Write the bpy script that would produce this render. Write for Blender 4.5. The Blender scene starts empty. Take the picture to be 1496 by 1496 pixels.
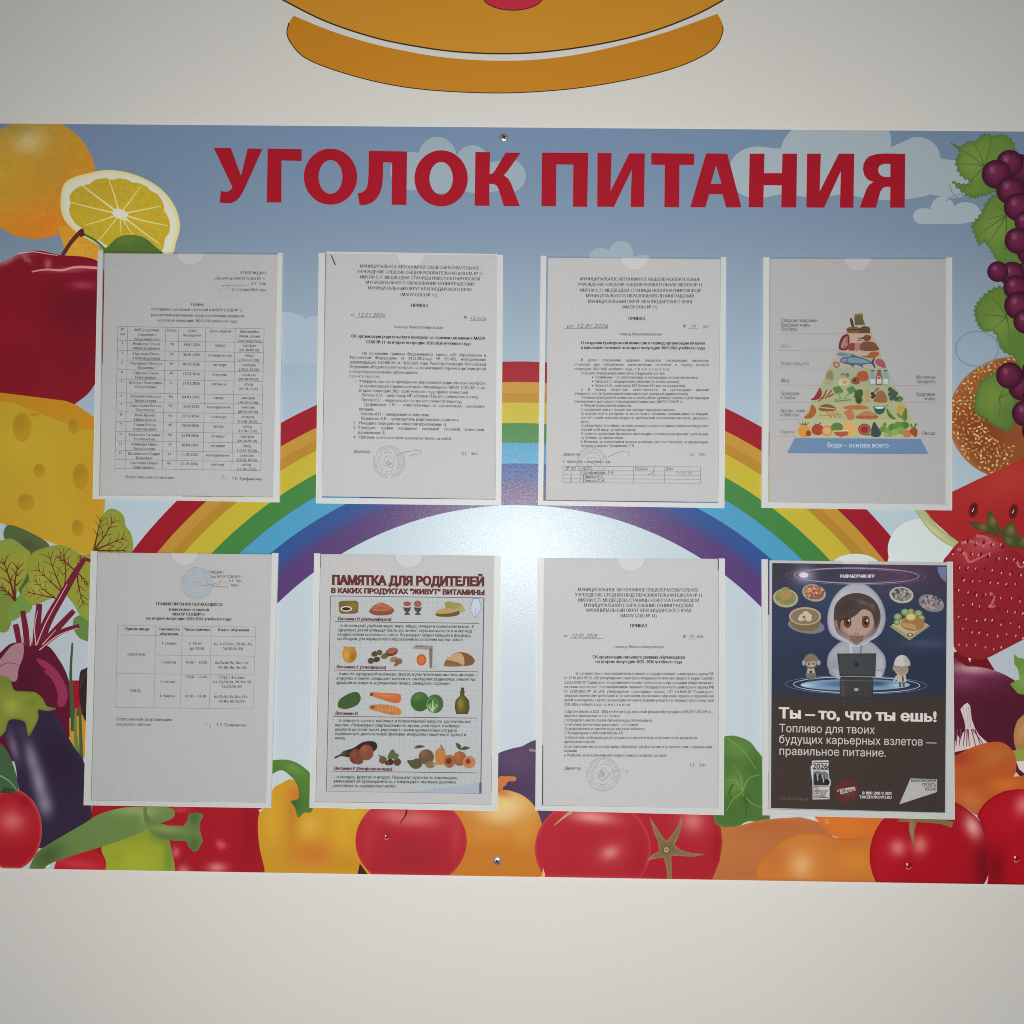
import bpy, math, random
import numpy as np
from mathutils import Vector, Matrix
from mathutils.geometry import delaunay_2d_cdt

random.seed(7)
C = bpy.context.scene
COL = C.collection

# ------------------------------------------------------------------ camera
F = 1500.0                        # focal length in photo pixels (photo is 1496 square)
DIST = 1.23                       # metres from the lens to the wall
CAM = np.array([0.0, -DIST, 1.5])
PITCH, YAW, ROLL = 0.0365387, -0.0113097, 0.0125347
_cy, _sy, _cp, _sp = math.cos(YAW), math.sin(YAW), math.cos(PITCH), math.sin(PITCH)
FWD = np.array([_sy*_cp, _cy*_cp, _sp])
_r = np.array([_cy, -_sy, 0.0]); _u = np.cross(_r, FWD)
_c, _s = math.cos(ROLL), math.sin(ROLL)
RIGHT, UP = _r*_c + _u*_s, _u*_c - _r*_s
cam = bpy.data.cameras.new('camera'); camo = bpy.data.objects.new('camera', cam)
COL.objects.link(camo)
camo.matrix_world = Matrix(((RIGHT[0], UP[0], -FWD[0], CAM[0]), (RIGHT[1], UP[1], -FWD[1], CAM[1]),
                            (RIGHT[2], UP[2], -FWD[2], CAM[2]), (0, 0, 0, 1)))
cam.sensor_width = 36.0; cam.lens = 36.0*F/1496.0
cam.clip_start = 0.02; cam.clip_end = 50
C.camera = camo

# ------------------------------------------------------------------ light
AMB = 0.055
w = bpy.data.worlds.new('World'); C.world = w; w.use_nodes = True
w.node_tree.nodes['Background'].inputs[0].default_value = (1.0, 0.97, 0.92, 1)
w.node_tree.nodes['Background'].inputs[1].default_value = AMB
w.cycles.sampling_method = 'NONE'
FLASH_W = 46.6
lt = bpy.data.lights.new('phone_flash', 'SPOT'); lo = bpy.data.objects.new('phone_flash', lt)
COL.objects.link(lo)
lt.energy = FLASH_W; lt.spot_size = math.radians(158); lt.spot_blend = 1.0
lt.shadow_soft_size = 0.004; lt.color = (1.0, 1.0, 0.985)
lo.location = (0.004, -DIST, 1.506)
TILT = math.radians(6)
lo.rotation_euler = (math.radians(90) - TILT, 0, 0)
C.view_settings.view_transform = 'Standard'; C.view_settings.look = 'None'
C.view_settings.exposure = 0.28; C.view_settings.gamma = 1.0; C.view_settings.use_curve_mapping = False
C.cycles.pixel_filter_type = 'BLACKMAN_HARRIS'; C.cycles.filter_width = 1.0
C.cycles.use_denoising = False        # the denoiser would smear the small print and the laminate's grain

# ------------------------------------------------------------------ photo pixels <-> wall plane
def P(px, py, h=0.0):
    """the point h metres in front of the wall that stands at this pixel of the photograph"""
    px = np.asarray(px, float); py = np.asarray(py, float)
    d = RIGHT[None]*((px-748)/F)[..., None] + UP[None]*((748-py)/F)[..., None] + FWD[None]
    t = (-h - CAM[1])/d[..., 1]
    return CAM + d*t[..., None]
def proj(x, y, z):
    v = np.array([x, y, z]) - CAM
    k = v @ FWD
    return 748 + F*(v @ RIGHT)/k, 748 - F*(v @ UP)/k
def lin(c):
    c = np.asarray(c, float)/255.0
    return np.where(c <= 0.04045, c/12.92, ((c+0.055)/1.055)**2.4)
def E(px, py):
    """how bright a white surface shows at this pixel (flash + ambient); used once per item to turn a seen colour into its own colour"""
    v = P(np.array([px]), np.array([py]))[0] - CAM
    v = v/np.linalg.norm(v); c = v[1]
    ax = np.array([0, math.cos(TILT), -math.sin(TILT)])
    ca, ch = float(v @ ax), math.cos(math.radians(79))
    x = min(max((ca-ch)/(1-ch), 0), 1); sm = x*x*(3-2*x)
    return AMB + FLASH_W/(4*math.pi**2*DIST**2)*c**3*sm

# ------------------------------------------------------------------ materials
def mat(name, rough=0.5, spec=0.5, color=None, metal=0.0, bump=0.0, bscale=800.0, vcol=False, vary=0.0, bdist=0.001):
    m = bpy.data.materials.new(name); m.use_nodes = True
    nt = m.node_tree; b = nt.nodes['Principled BSDF']
    b.inputs['Roughness'].default_value = rough
    b.inputs['Specular IOR Level'].default_value = spec
    b.inputs['Metallic'].default_value = metal
    if color is not None: b.inputs['Base Color'].default_value = (*color, 1)
    src = None
    if vcol:
        a = nt.nodes.new('ShaderNodeAttribute'); a.attribute_name = 'Col'; src = a.outputs['Color']
    tc = nt.nodes.new('ShaderNodeTexCoord')
    if vary:
        n = nt.nodes.new('ShaderNodeTexNoise'); n.inputs['Scale'].default_value = 2.2; n.inputs['Detail'].default_value = 5
        nt.links.new(tc.outputs['Object'], n.inputs['Vector'])
        mr = nt.nodes.new('ShaderNodeMapRange'); mr.inputs['To Min'].default_value = 1-vary; mr.inputs['To Max'].default_value = 1+vary
        nt.links.new(n.outputs['Fac'], mr.inputs['Value'])
        mx = nt.nodes.new('ShaderNodeVectorMath'); mx.operation = 'SCALE'
        if src is not None: nt.links.new(src, mx.inputs[0])
        else: mx.inputs[0].default_value = color
        nt.links.new(mr.outputs['Result'], mx.inputs['Scale']); src = mx.outputs['Vector']
    if src is not None: nt.links.new(src, b.inputs['Base Color'])
    if bump:
        n = nt.nodes.new('ShaderNodeTexNoise'); n.inputs['Scale'].default_value = bscale; n.inputs['Detail'].default_value = 3
        nt.links.new(tc.outputs['Object'], n.inputs['Vector'])
        bp = nt.nodes.new('ShaderNodeBump'); bp.inputs['Strength'].default_value = bump; bp.inputs['Distance'].default_value = bdist
        nt.links.new(n.outputs['Fac'], bp.inputs['Height']); nt.links.new(bp.outputs['Normal'], b.inputs['Normal'])
    return m
M_WALL = mat('wall_paint', 0.85, 0.2, (0.79, 0.776, 0.728), bump=0.45, bscale=150, vary=0.03, bdist=0.0008)
M_VINYL = mat('printed_laminate', 0.36, 0.17, vcol=True, vary=0.03)
def add_coat(m):
    nt = m.node_tree; b = nt.nodes['Principled BSDF']
    b.inputs['Coat Weight'].default_value = 0.105; b.inputs['Coat Roughness'].default_value = 0.13
    tc = nt.nodes.new('ShaderNodeTexCoord'); n = nt.nodes.new('ShaderNodeTexNoise'); n.inputs['Scale'].default_value = 430; n.inputs['Detail'].default_value = 5; n.inputs['Roughness'].default_value = 0.7
    bp = nt.nodes.new('ShaderNodeBump'); bp.inputs['Strength'].default_value = 1.0; bp.inputs['Distance'].default_value = 0.00020
    nt.links.new(tc.outputs['Object'], n.inputs['Vector']); nt.links.new(n.outputs['Fac'], bp.inputs['Height']); nt.links.new(bp.outputs['Normal'], b.inputs['Coat Normal'])
add_coat(M_VINYL)
M_EDGE = mat('board_core', 0.6, 0.3, (0.75, 0.75, 0.72))
M_PAPER = mat('printed_paper', 0.85, 0.15, vcol=True, vary=0.03, bump=0.05, bscale=500, bdist=0.0003)
M_STICKER = mat('wall_sticker_film', 0.5, 0.25, vcol=True, vary=0.06, bump=0.15, bscale=200, bdist=0.0005)
M_RAIL = mat('white_plastic', 0.45, 0.3, (0.72, 0.735, 0.72), vary=0.02)
M_STEEL = mat('screw_steel', 0.42, 0.6, (0.62, 0.64, 0.66), metal=0.75)
M_DARK = mat('screw_recess', 0.5, 0.5, (0.03, 0.03, 0.035), metal=0.6)
M_STAPLE = mat('staple_steel', 0.4, 0.5, (0.04, 0.04, 0.045), metal=0.5)
def clear_mat():
    m = bpy.data.materials.new('clear_plastic'); m.use_nodes = True
    nt = m.node_tree; nt.nodes.remove(nt.nodes['Principled BSDF']); out = nt.nodes['Material Output']
    t = nt.nodes.new('ShaderNodeBsdfTransparent'); t.inputs[0].default_value = (0.950, 0.953, 0.953, 1)
    g = nt.nodes.new('ShaderNodeBsdfGlossy'); g.inputs['Roughness'].default_value = 0.05; g.inputs[0].default_value = (1, 1, 1, 1)
    fr = nt.nodes.new('ShaderNodeFresnel'); fr.inputs['IOR'].default_value = 1.12
    mx = nt.nodes.new('ShaderNodeMixShader')
    nt.links.new(fr.outputs[0], mx.inputs[0]); nt.links.new(t.outputs[0], mx.inputs[1]); nt.links.new(g.outputs[0], mx.inputs[2])
    nt.links.new(mx.outputs[0], out.inputs[0])
    return m
M_CLEAR = clear_mat(); TCLEAR = 0.90
M_CLEARPART = M_CLEAR

# ------------------------------------------------------------------ object helpers
def thing(name, label, cat, at, group=None):
    o = bpy.data.objects.new(name, None); COL.objects.link(o)
    o.empty_display_size = 0.02; o.location = at; o['label'] = label; o['category'] = cat
    if group: o['group'] = group
    return o
def link(name, me, parent=None, material=None):
    o = bpy.data.objects.new(name, me); COL.objects.link(o)
    if material: me.materials.append(material)
    if parent: o.parent = parent
    return o
def origin_of(o):
    v = Vector((0, 0, 0))
    while o is not None: v = v + o.location; o = o.parent
    return np.array(v)
def mesh_from(name, V, Fc, parent, material):
    V = np.asarray(V, float)
    if parent is not None: V = V - origin_of(parent)
    me = bpy.data.meshes.new(name); me.from_pydata([tuple(v) for v in V], [], Fc); me.update()
    return link(name, me, parent, material)
def prism(name, quad, h0, h1, parent, material):
    """a slab standing on the wall between heights h0 and h1 whose front outline is given in photo pixels"""
    q = np.array(quad, float)
    f = P(q[:, 0], q[:, 1], h1); b = f.copy(); b[:, 1] = -h0
    n = len(q); V = np.vstack([f, b])
    Fc = [tuple(range(n))[::-1], tuple(range(n, 2*n))]
    for i in range(n): j = (i+1) % n; Fc.append((i, j, n+j, n+i))
    o = mesh_from(name, V, Fc, parent, material)
    import bmesh
    bm = bmesh.new(); bm.from_mesh(o.data); bmesh.ops.recalc_face_normals(bm, faces=bm.faces); bm.to_mesh(o.data); bm.free()
    return o

# ------------------------------------------------------------------ outlines
def inside(X, Y, poly):
    r = np.zeros(X.shape, bool); n = len(poly); j = n-1
    for i in range(n):
        xi, yi = poly[i]; xj, yj = poly[j]
        if yi != yj:
            r ^= ((yi > Y) != (yj > Y)) & (X < (xj-xi)*(Y-yi)/(yj-yi)+xi)
        j = i
    return r
def winding(X, Y, polys):
    wn = np.zeros(X.shape, int)
    for p in polys:
        n = len(p)
        for i in range(n):
            x0, y0 = p[i]; x1, y1 = p[(i+1) % n]
            il = (x1-x0)*(Y-y0)-(X-x0)*(y1-y0)
            wn += ((y0 <= Y) & (y1 > Y) & (il > 0)).astype(int) - ((y0 > Y) & (y1 <= Y) & (il < 0)).astype(int)
    return wn
def spline(pts, n=6, closed=True):
    p = np.array(pts, float); N = len(p); out = []
    rng = range(N) if closed else range(N-1)
    for i in rng:
        if closed: a, b, c, d = p[i-1], p[i], p[(i+1) % N], p[(i+2) % N]
        else: a, b, c, d = p[max(i-1, 0)], p[i], p[i+1], p[min(i+2, N-1)]
        for k in range(n):
            t = k/n
            out.append(0.5*((2*b)+(c-a)*t+(2*a-5*b+4*c-d)*t*t+(3*b-a-3*c+d)*t**3))
    if not closed: out.append(p[-1])
    return np.array(out)
def ellipse(cx, cy, rx, ry, rot=0.0, n=36, a0=0.0, a1=360.0):
    full = abs(a1-a0) >= 360
    a = np.radians(np.linspace(a0, a1, n, endpoint=not full)); c, s = math.cos(math.radians(rot)), math.sin(math.radians(rot))
    x, y = rx*np.cos(a), ry*np.sin(a)
    return np.stack([cx+x*c-y*s, cy+x*s+y*c], 1)
def clip(poly, quad):
    out = [tuple(q) for q in poly]
    n = len(quad)
    for i in range(n):
        a, b = np.array(quad[i]), np.array(quad[(i+1) % n]); inp, out = out, []
        if not inp: break
        def side(q): return (b[0]-a[0])*(q[1]-a[1])-(b[1]-a[1])*(q[0]-a[0])
        for k in range(len(inp)):
            p, q = inp[k-1], inp[k]; sp, sq = side(p), side(q)
            if (sp >= 0) != (sq >= 0):
                t = sp/(sp-sq); out.append((p[0]+(q[0]-p[0])*t, p[1]+(q[1]-p[1])*t))
            if sq >= 0: out.append(q)
    return np.array(out)

# colour of a printed gradient: base, soft spots, a linear ramp and a rim
def grad(base, spots=(), ramp=None, rim=None, noise=0.0):
    def f(X, Y, D):
        c = np.tile(np.array(base, float), (len(X), 1))
        if ramp:
            (x0, y0, c0), (x1, y1, c1) = ramp
            L = (x1-x0)**2+(y1-y0)**2
            t = np.clip(((X-x0)*(x1-x0)+(Y-y0)*(y1-y0))/L, 0, 1)[:, None]
            c = np.array(c0, float)*(1-t)+np.array(c1, float)*t
        for s in spots:
            cx, cy, rx, ry, rot, col, st = s
            ca, sa = math.cos(math.radians(rot)), math.sin(math.radians(rot))
            dx, dy = X-cx, Y-cy; u = (dx*ca+dy*sa)/rx; v = (-dx*sa+dy*ca)/ry
            k = (st*np.exp(-(u*u+v*v)))[:, None]
            c = c*(1-k)+np.array(col, float)*k
        if rim:
            k = (rim[2]*np.exp(-(D/rim[1])**2))[:, None]; c = c*(1-k)+np.array(rim[0], float)*k
        if noise:
            rg = np.random.RandomState(3); c = c*(1+noise*(rg.rand(len(X), 1)-0.5))
        return np.clip(c, 1, 250)
    return f

# ------------------------------------------------------------------ glyphs (built-in font outlines, filled by winding number)
_G = {}
def _raw(body, off):
    cu = bpy.data.curves.new('lettering', 'FONT'); cu.body = body; cu.resolution_u = 3
    cu.fill_mode = 'NONE'
    o = bpy.data.objects.new('lettering', cu)
    me = o.to_mesh()
    V = np.array([v.co[:2] for v in me.vertices]) if len(me.vertices) else np.zeros((0, 2))
    Ed = [tuple(e.vertices) for e in me.edges]
    o.to_mesh_clear(); bpy.data.objects.remove(o); bpy.data.curves.remove(cu)
    return V, Ed
def _ext(body):
    V, _e = _raw(body, 0.0); return V[:, 0].max()
_CAP = None; _BAR = None
def glyph(ch, off):
    global _CAP, _BAR
    if _CAP is None:
        V, _e = _raw('H', 0); _CAP = V[:, 1].max()
        _BAR = _ext('II') - _ext('I')
    key = (ch, off)
    if key in _G: return _G[key]
    k0 = (ch, 'adv')
    if k0 not in _G: _G[k0] = (_ext('I'+ch+'I') - _ext('I') - _BAR)/_CAP
    adv = _G[k0]
    if ch == ' ': _G[key] = (np.zeros((0, 2)), [], adv); return _G[key]
    V, Ed = _raw(ch, off)
    nxt = {}
    for a, b in Ed: nxt.setdefault(a, []).append(b); nxt.setdefault(b, []).append(a)
    loops, seen = [], set()
    ed = {}
    for a, b in Ed: ed.setdefault(a, b)
    for a, b in Ed:
        if a in seen: continue
        lp, cur, prev = [], a, None
        while cur not in seen:
            seen.add(cur); lp.append(cur)
            cand = [q for q in nxt[cur] if q not in seen]
            if not cand: break
            pref = ed.get(cur); cur = pref if pref in cand else cand[0]
        if len(lp) > 2: loops.append(lp)
    V = V/_CAP
    if off:                                          # embolden: push every outline outwards along its own normals
        sgn = 1 if sum(np.sum(V[l][:, 0]*np.roll(V[l][:, 1], -1)-np.roll(V[l][:, 0], -1)*V[l][:, 1]) for l in loops) > 0 else -1
        W = V.copy()
        for l in loops:
            q = V[l]; keep = np.hypot(*(q-np.roll(q, 1, 0)).T) > 1e-5
            l2 = [i for i, kk in zip(l, keep) if kk]; q = V[l2]
            e1 = q-np.roll(q, 1, 0); e2 = np.roll(q, -1, 0)-q
            n1 = np.stack([e1[:, 1], -e1[:, 0]], 1)/np.hypot(*e1.T)[:, None]; n2 = np.stack([e2[:, 1], -e2[:, 0]], 1)/np.hypot(*e2.T)[:, None]
            m = n1+n2; d = np.clip((m*m).sum(1)/2, .35, None)[:, None]; m = m/d
            W[l2] = q+sgn*m*np.array(off if isinstance(off, tuple) else (off*1.3, off*.8))
            for i, kk in zip(l, keep):
                if not kk: W[i] = W[l[l.index(i)-1]]
        V = W
    pts, ces, polys = [], [], []
    for lp in loops:
        s = len(pts); pts += [Vector(V[i]) for i in lp]; n = len(lp)
        ces += [(s+i, s+(i+1) % n) for i in range(n)]; polys.append([tuple(V[i]) for i in lp])
    vo, eo, fo, *_r = delaunay_2d_cdt(pts, ces, [], 0, 1e-6)
    vo = np.array([tuple(q) for q in vo])
    cen = np.array([vo[list(t)].mean(0) for t in fo])
    wn = winding(cen[:, 0], cen[:, 1], polys)
    _G[key] = (vo, [tuple(t) for t, k in zip(fo, wn) if k != 0], adv)
    return _G[key]

# ------------------------------------------------------------------ the printer: coloured areas laid on a flat thing
class Print:
    def __init__(s, h, step=0.000005, trans=1.0, quad=None, e=None, slope=0.0):
        s.h = h; s.step = step; s.trans = trans; s.quad = quad; s.e = e; s.slope = slope
        s.fr = (0, 0, 1.0); s.V = []; s.F = []; s.K = []; s.n = 0; s.tone = None; s.jit = 0.0; s.cyc = 0
    def frame(s, ox, oy, k): s.fr = (ox, oy, k); return s
    def _emit(s, pts, tris, cols):
        """pts in frame units"""
        ox, oy, k = s.fr
        px = ox+pts[:, 0]/k; py = oy+pts[:, 1]/k
        s.cyc = (s.cyc+1) % 11
        V = P(px, py, s.h+s.cyc*0.6e-6); e = s.e if s.e else E(px.mean(), py.mean())
        if s.tone: cols = np.asarray(cols, float)*s.tone[0]+s.tone[1]
        L = np.clip(lin(cols)/(e*s.trans), 0.004, 0.9)
        b = s.n; s.V.append(V); s.K.append(L); s.n += len(V)
        for t in tris:
            a, bb, c = V[t[0]], V[t[1]], V[t[2]]
            nz = (bb[0]-a[0])*(c[2]-a[2])-(bb[2]-a[2])*(c[0]-a[0])
            s.F.append((b+t[0], b+t[1], b+t[2]) if nz > 0 else (b+t[0], b+t[2], b+t[1]))
    def up(s, n=1): s.h += s.step*n; return s
    def fill(s, pts, col, smooth=False, grid=None, holes=(), keep=False):
        if smooth: pts = spline(pts)
        pts = np.array(pts, float)
        if s.quad is not None:
            ox, oy, k = s.fr
            q = clip(np.stack([ox+pts[:, 0]/k, oy+pts[:, 1]/k], 1), s.quad)
            if len(q) < 3: return s
            pts = np.stack([(q[:, 0]-ox)*k, (q[:, 1]-oy)*k], 1)
        rings = [pts]+[np.array(hh, float) for hh in holes]
        if grid:                                     # subdivide the outline to the grid's step
            rr = []
            for r in rings:
                o = []
                for i in range(len(r)):
                    a, b = r[i], r[(i+1) % len(r)]; n = max(1, int(np.hypot(*(b-a))/grid))
                    o += [a+(b-a)*t/n for t in range(n)]
                rr.append(np.array(o))
            rings = rr
        vs, es = [], []
        for r in rings:
            st = len(vs); vs += [Vector(q) for q in r]; n = len(r)
            es += [(st+i, st+(i+1) % n) for i in range(n)]
        allr = np.vstack(rings)
        if grid:
            lo_, hi = allr.min(0), allr.max(0)
            gx, gy = np.meshgrid(np.arange(lo_[0]+grid/2, hi[0], grid), np.arange(lo_[1]+grid/2, hi[1], grid*0.87))
            gx[1::2] += grid/2; gx, gy = gx.ravel(), gy.ravel()
            m = np.zeros(gx.shape, bool)
            for r in rings: m ^= inside(gx, gy, r)
            gx, gy = gx[m], gy[m]
            if len(gx):
                d = s._dist(gx, gy, rings); m = d > grid*0.45
                vs += [Vector(q) for q in zip(gx[m], gy[m])]
        vo, eo, fo, *_r = delaunay_2d_cdt(vs, es, [], 0, 1e-5)
        vo = np.array([tuple(q) for q in vo])
        cen = np.array([vo[list(t)].mean(0) for t in fo])
        m = np.zeros(len(cen), bool)
        for r in rings: m ^= inside(cen[:, 0], cen[:, 1], r)
        tr = [t for t, k in zip(fo, m) if k]
        if callable(col):
            D = s._dist(vo[:, 0], vo[:, 1], rings); K = col(vo[:, 0], vo[:, 1], D)
        else: K = np.tile(np.array(col, float), (len(vo), 1))
        s._emit(vo, tr, K)
        if not keep: s.up()
        return s
    @staticmethod
    def _dist(X, Y, rings):
        D = np.full(X.shape, 1e9)
        for r in rings:
            n = len(r)
            for i in range(n):
                a, b = r[i], r[(i+1) % n]; ab = b-a; L = ab @ ab
                if L < 1e-12: continue
                t = np.clip(((X-a[0])*ab[0]+(Y-a[1])*ab[1])/L, 0, 1)
                D = np.minimum(D, np.hypot(X-a[0]-t*ab[0], Y-a[1]-t*ab[1]))
        return D
    def ell(s, cx, cy, rx, ry, col, rot=0, grid=None, n=30, keep=False): return s.fill(ellipse(cx, cy, rx, ry, rot, n), col, grid=grid, keep=keep)
    def ring(s, cx, cy, rx, ry, wd, col, rot=0, n=48, keep=False):
        return s.fill(ellipse(cx, cy, rx+wd/2, ry+wd/2, rot, n), col, holes=[ellipse(cx, cy, rx-wd/2, ry-wd/2, rot, n)], keep=keep)
    def line(s, pts, w0, col, w1=None, smooth=False, keep=False):
        """a stroke along pts, from width w0 to w1"""
        p = spline(pts, 5, False) if smooth else np.array(pts, float)
        w1 = w0 if w1 is None else w1; n = len(p)
        t = np.gradient(p, axis=0); L = np.hypot(t[:, 0], t[:, 1]); L[L == 0] = 1; t = t/L[:, None]
        nr = np.stack([-t[:, 1], t[:, 0]], 1); wd = np.linspace(w0, w1, n)[:, None]/2
        a, b = p+nr*wd, p-nr*wd
        V = np.vstack([a, b]); tr = []
        for i in range(n-1): tr += [(i, i+1, n+i), (i+1, n+i+1, n+i)]
        if s.quad is not None:
            s.fill(np.vstack([a, b[::-1]]), col, keep=keep); return s
        K = np.tile(np.array(col, float), (len(V), 1))
        s._emit(V, tr, K)
        if not keep: s.up()
        return s
    def text(s, body, x0, x1, y, hc, col=(40, 40, 42), off=0.0, shear=0.0, justify=False, keep=True, slope=None):
        """one line of lettering from x0 to x1 on baseline y, capitals hc tall (frame units)"""
        sl = s.slope if slope is None else slope
        gl = [glyph(ch, off) for ch in body]
        adv = np.array([g[2] for g in gl]); W = adv.sum()
        if x1 is None: x1 = x0+W*hc*0.86
        k = (x1-x0)/W; extra = 0.0
        ns = body.count(' ')
        if justify and ns and k > hc*0.86: extra = ((x1-x0)-W*hc*0.86)/ns; k = hc*0.86
        cx = x0; pv, pf, pk, n = [], [], [], 0; rj = random.Random(body)
        for ch, (gv, gt, ad) in zip(body, gl):
            if len(gv):
                q = np.stack([cx+gv[:, 0]*k+gv[:, 1]*hc*shear, -gv[:, 1]*hc], 1)
                q[:, 1] += y+sl*(q[:, 0]-x0)
                jj = rj.uniform(0.0, s.jit); pk.append(np.tile(np.array(col, float)+jj, (len(gv), 1)))
                pv.append(q); pf += [(a+n, b+n, c+n) for a, b, c in gt]; n += len(gv)
            cx += ad*k+(extra if ch == ' ' else 0)
        if pv:
            V = np.vstack(pv); s._emit(V, pf, np.vstack(pk))
            if not keep: s.up()
        return s
    def build(s, name, parent, material, label=None):
        V = np.vstack(s.V)-origin_of(parent); K = np.vstack(s.K)
        me = bpy.data.meshes.new(name); me.from_pydata(V.tolist(), [], s.F)
        at = me.attributes.new('Col', 'FLOAT_COLOR', 'POINT')
        at.data.foreach_set('color', np.hstack([K, np.ones((len(K), 1))]).astype(np.float32).ravel())
        me.update()
        o = link(name, me, parent, material)
        if label: o['label'] = label
        s.V, s.F, s.K, s.n = [], [], [], 0
        return o

# ================================================================== the wall
wallm = bpy.data.meshes.new('wall')
wallm.from_pydata([(-3, 0, 0), (3, 0, 0), (3, 0, 3), (-3, 0, 3), (-3, 0.2, 0), (3, 0.2, 0), (3, 0.2, 3), (-3, 0.2, 3)], [],
                  [(0, 1, 2, 3), (5, 4, 7, 6), (4, 0, 3, 7), (1, 5, 6, 2), (3, 2, 6, 7), (4, 5, 1, 0)])
wall = link('wall', wallm, None, M_WALL); wall['kind'] = 'structure'
wall['label'] = 'plain off-white painted wall behind the board'; wall['category'] = 'wall'

# ================================================================== the cartoon sticker above the board
stk = thing('wall_sticker', 'orange cartoon sticker with black outline and red tip, on white wall above the board', 'wall sticker', tuple(P([742.], [60.])[0]))
DZ = (380, 0, 2.09)
up_low = [(-60, -85), (-20, -48), (20, -28), (70, 0), (200, 65), (350, 115), (480, 142), (600, 158), (740, 164), (880, 157), (1050, 132), (1200, 95), (1330, 45), (1415, 0), (1460, -28), (1500, -60)]
up_top = [(1530, -110), (1500, -200), (1350, -300), (1050, -380), (740, -400), (430, -380), (130, -300), (-50, -200), (-85, -130)]
pr = Print(0.0005); pr.frame(*DZ)
pr.fill(up_low+up_top, (164, 112, 32), smooth=True); pr.build('upper_shape', stk, M_STICKER)
pr.fill(ellipse(772, -12, 92, 43), (158, 36, 54)); pr.build('red_shape', stk, M_STICKER)
pr.line(ellipse(772, -12, 92, 43, 0, 50, 0, 180), 3.2, (70, 22, 30)); pr.line(up_low[2:-2], 4.6, (42, 34, 28), smooth=True)
low = [(103, 48), (210, 92), (330, 130), (440, 155), (560, 175), (700, 185), (830, 183), (960, 168), (1100, 138), (1250, 95), (1396, 42),
       (1412, 72), (1413, 95), (1400, 130), (1370, 160), (1300, 195), (1200, 226), (1050, 257), (900, 276), (720, 284), (520, 275), (370, 253), (230, 215), (140, 178), (100, 140), (82, 104), (88, 70)]
lowc = spline(low[:11], 5, False).tolist()+spline([low[10]]+low[11:]+[low[0]], 5, False).tolist()[1:-1]
pr.fill(lowc, (166, 109, 27)); 
outl = pr.line([(1412, 80)]+low[12:]+[(84, 85)], 3.0, (50, 38, 24), smooth=True)
pr2 = pr; 
# the crescent is a part of its own, the outlines another
pr.build('crescent_shape', stk, M_STICKER)

# ================================================================== the information board
BH = 0.005
zt = np.mean([P([x], [y], BH)[0][2] for x, y in ((0, 179.5), (420, 183), (748, 187), (1276, 191), (1496, 192.5))])
zb = np.mean([P([x], [y], BH)[0][2] for x, y in ((0, 1268.6), (420, 1273), (748, 1280), (1076, 1286), (1496, 1295))])
xl, xr = P([-80.], [750.], BH)[0][0], P([1580.], [750.], BH)[0][0]
bc = ((xl+xr)/2, 0, (zt+zb)/2)
board = thing('information_board', 'large printed food corner board with rainbow, fruit and vegetables, screwed to the wall', 'notice board', bc)
Q = [proj(xl, -BH, zt), proj(xr, -BH, zt), proj(xr, -BH, zb), proj(xl, -BH, zb)]
me = bpy.data.meshes.new('panel')
b0, b1 = 0.0, BH-0.0002
vv = [(x, -y, z) for y in (b1, b0) for x, z in ((xl, zb), (xr, zb), (xr, zt), (xl, zt))]
me.from_pydata([tuple(np.array(v)-np.array(bc)) for v in vv], [], [(0, 1, 2, 3), (5, 4, 7, 6), (4, 0, 3, 7), (1, 5, 6, 2), (3, 2, 6, 7), (4, 5, 1, 0)])
panel = link('panel', me, board, M_EDGE)

pr = Print(BH, quad=None)
# ------------------------------------------------ sky
SKY = [(170, (101, 121, 148)), (260, (108, 128, 151)), (340, (117, 135, 156)), (400, (128, 145, 162)), (520, (147, 165, 181)), (640, (163, 180, 193)), (760, (176, 192, 201)), (900, (178, 188, 197)), (1050, (180, 190, 197)), (1300, (178, 188, 194))]
sy = np.array([q[0] for q in SKY], float); sc = np.array([lin(q[1])/E(640, q[0]) for q in SKY])
gx = np.linspace(xl, xr, 30); gz = np.linspace(zb, zt, 60)
V, K, Fc = [], [], []
for z in gz:
    for x in gx:
        V.append((x, -BH, z)); _px, py = proj(x, -BH, z)
        K.append([np.interp(py, sy, sc[:, i]) for i in range(3)])
n = len(gx)
for j in range(len(gz)-1):
    for i in range(n-1): Fc.append((j*n+i, j*n+i+1, (j+1)*n+i+1, (j+1)*n+i))
pr.V, pr.K, pr.F, pr.n = [np.array(V)], [np.array(K)], Fc, len(V)
pr.build('printed_sky', board, M_VINYL); pr.up(3)

pr.quad = Q
def item(name, label=None):
    o = pr.build(name, board, M_VINYL, label); pr.e = None; return o
# ------------------------------------------------ clouds
CL = (138, 153, 163)
def cloud(circs, col=CL, label=None):
    for cx, cy, rx, ry in circs: pr.frame(0, 0, 1).ell(cx, cy, rx, ry, col, keep=True)
    return None
def union(circs, cut=None, n=40):
    """outline of several ellipses run together, as one star-shaped path"""
    cx = np.mean([c[0] for c in circs]); cy = np.mean([c[1] for c in circs]); out = []
    for a in np.radians(np.arange(0, 360, 2)):
        best = 2.0; dx, dy = math.cos(a), math.sin(a)
        for ex, ey, rx, ry in circs:
            px, py = (cx-ex)/rx, (cy-ey)/ry; vx, vy = dx/rx, dy/ry
            A = vx*vx+vy*vy; B = 2*(px*vx+py*vy); Cc = px*px+py*py-1; D = B*B-4*A*Cc
            if D > 0: best = max(best, (-B+math.sqrt(D))/(2*A))
        x, y = cx+dx*best, cy+dy*best
        if cut: y = min(y, cut)
        out.append((x, y))
    return out
pr.frame(0, 0, 1)
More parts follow.
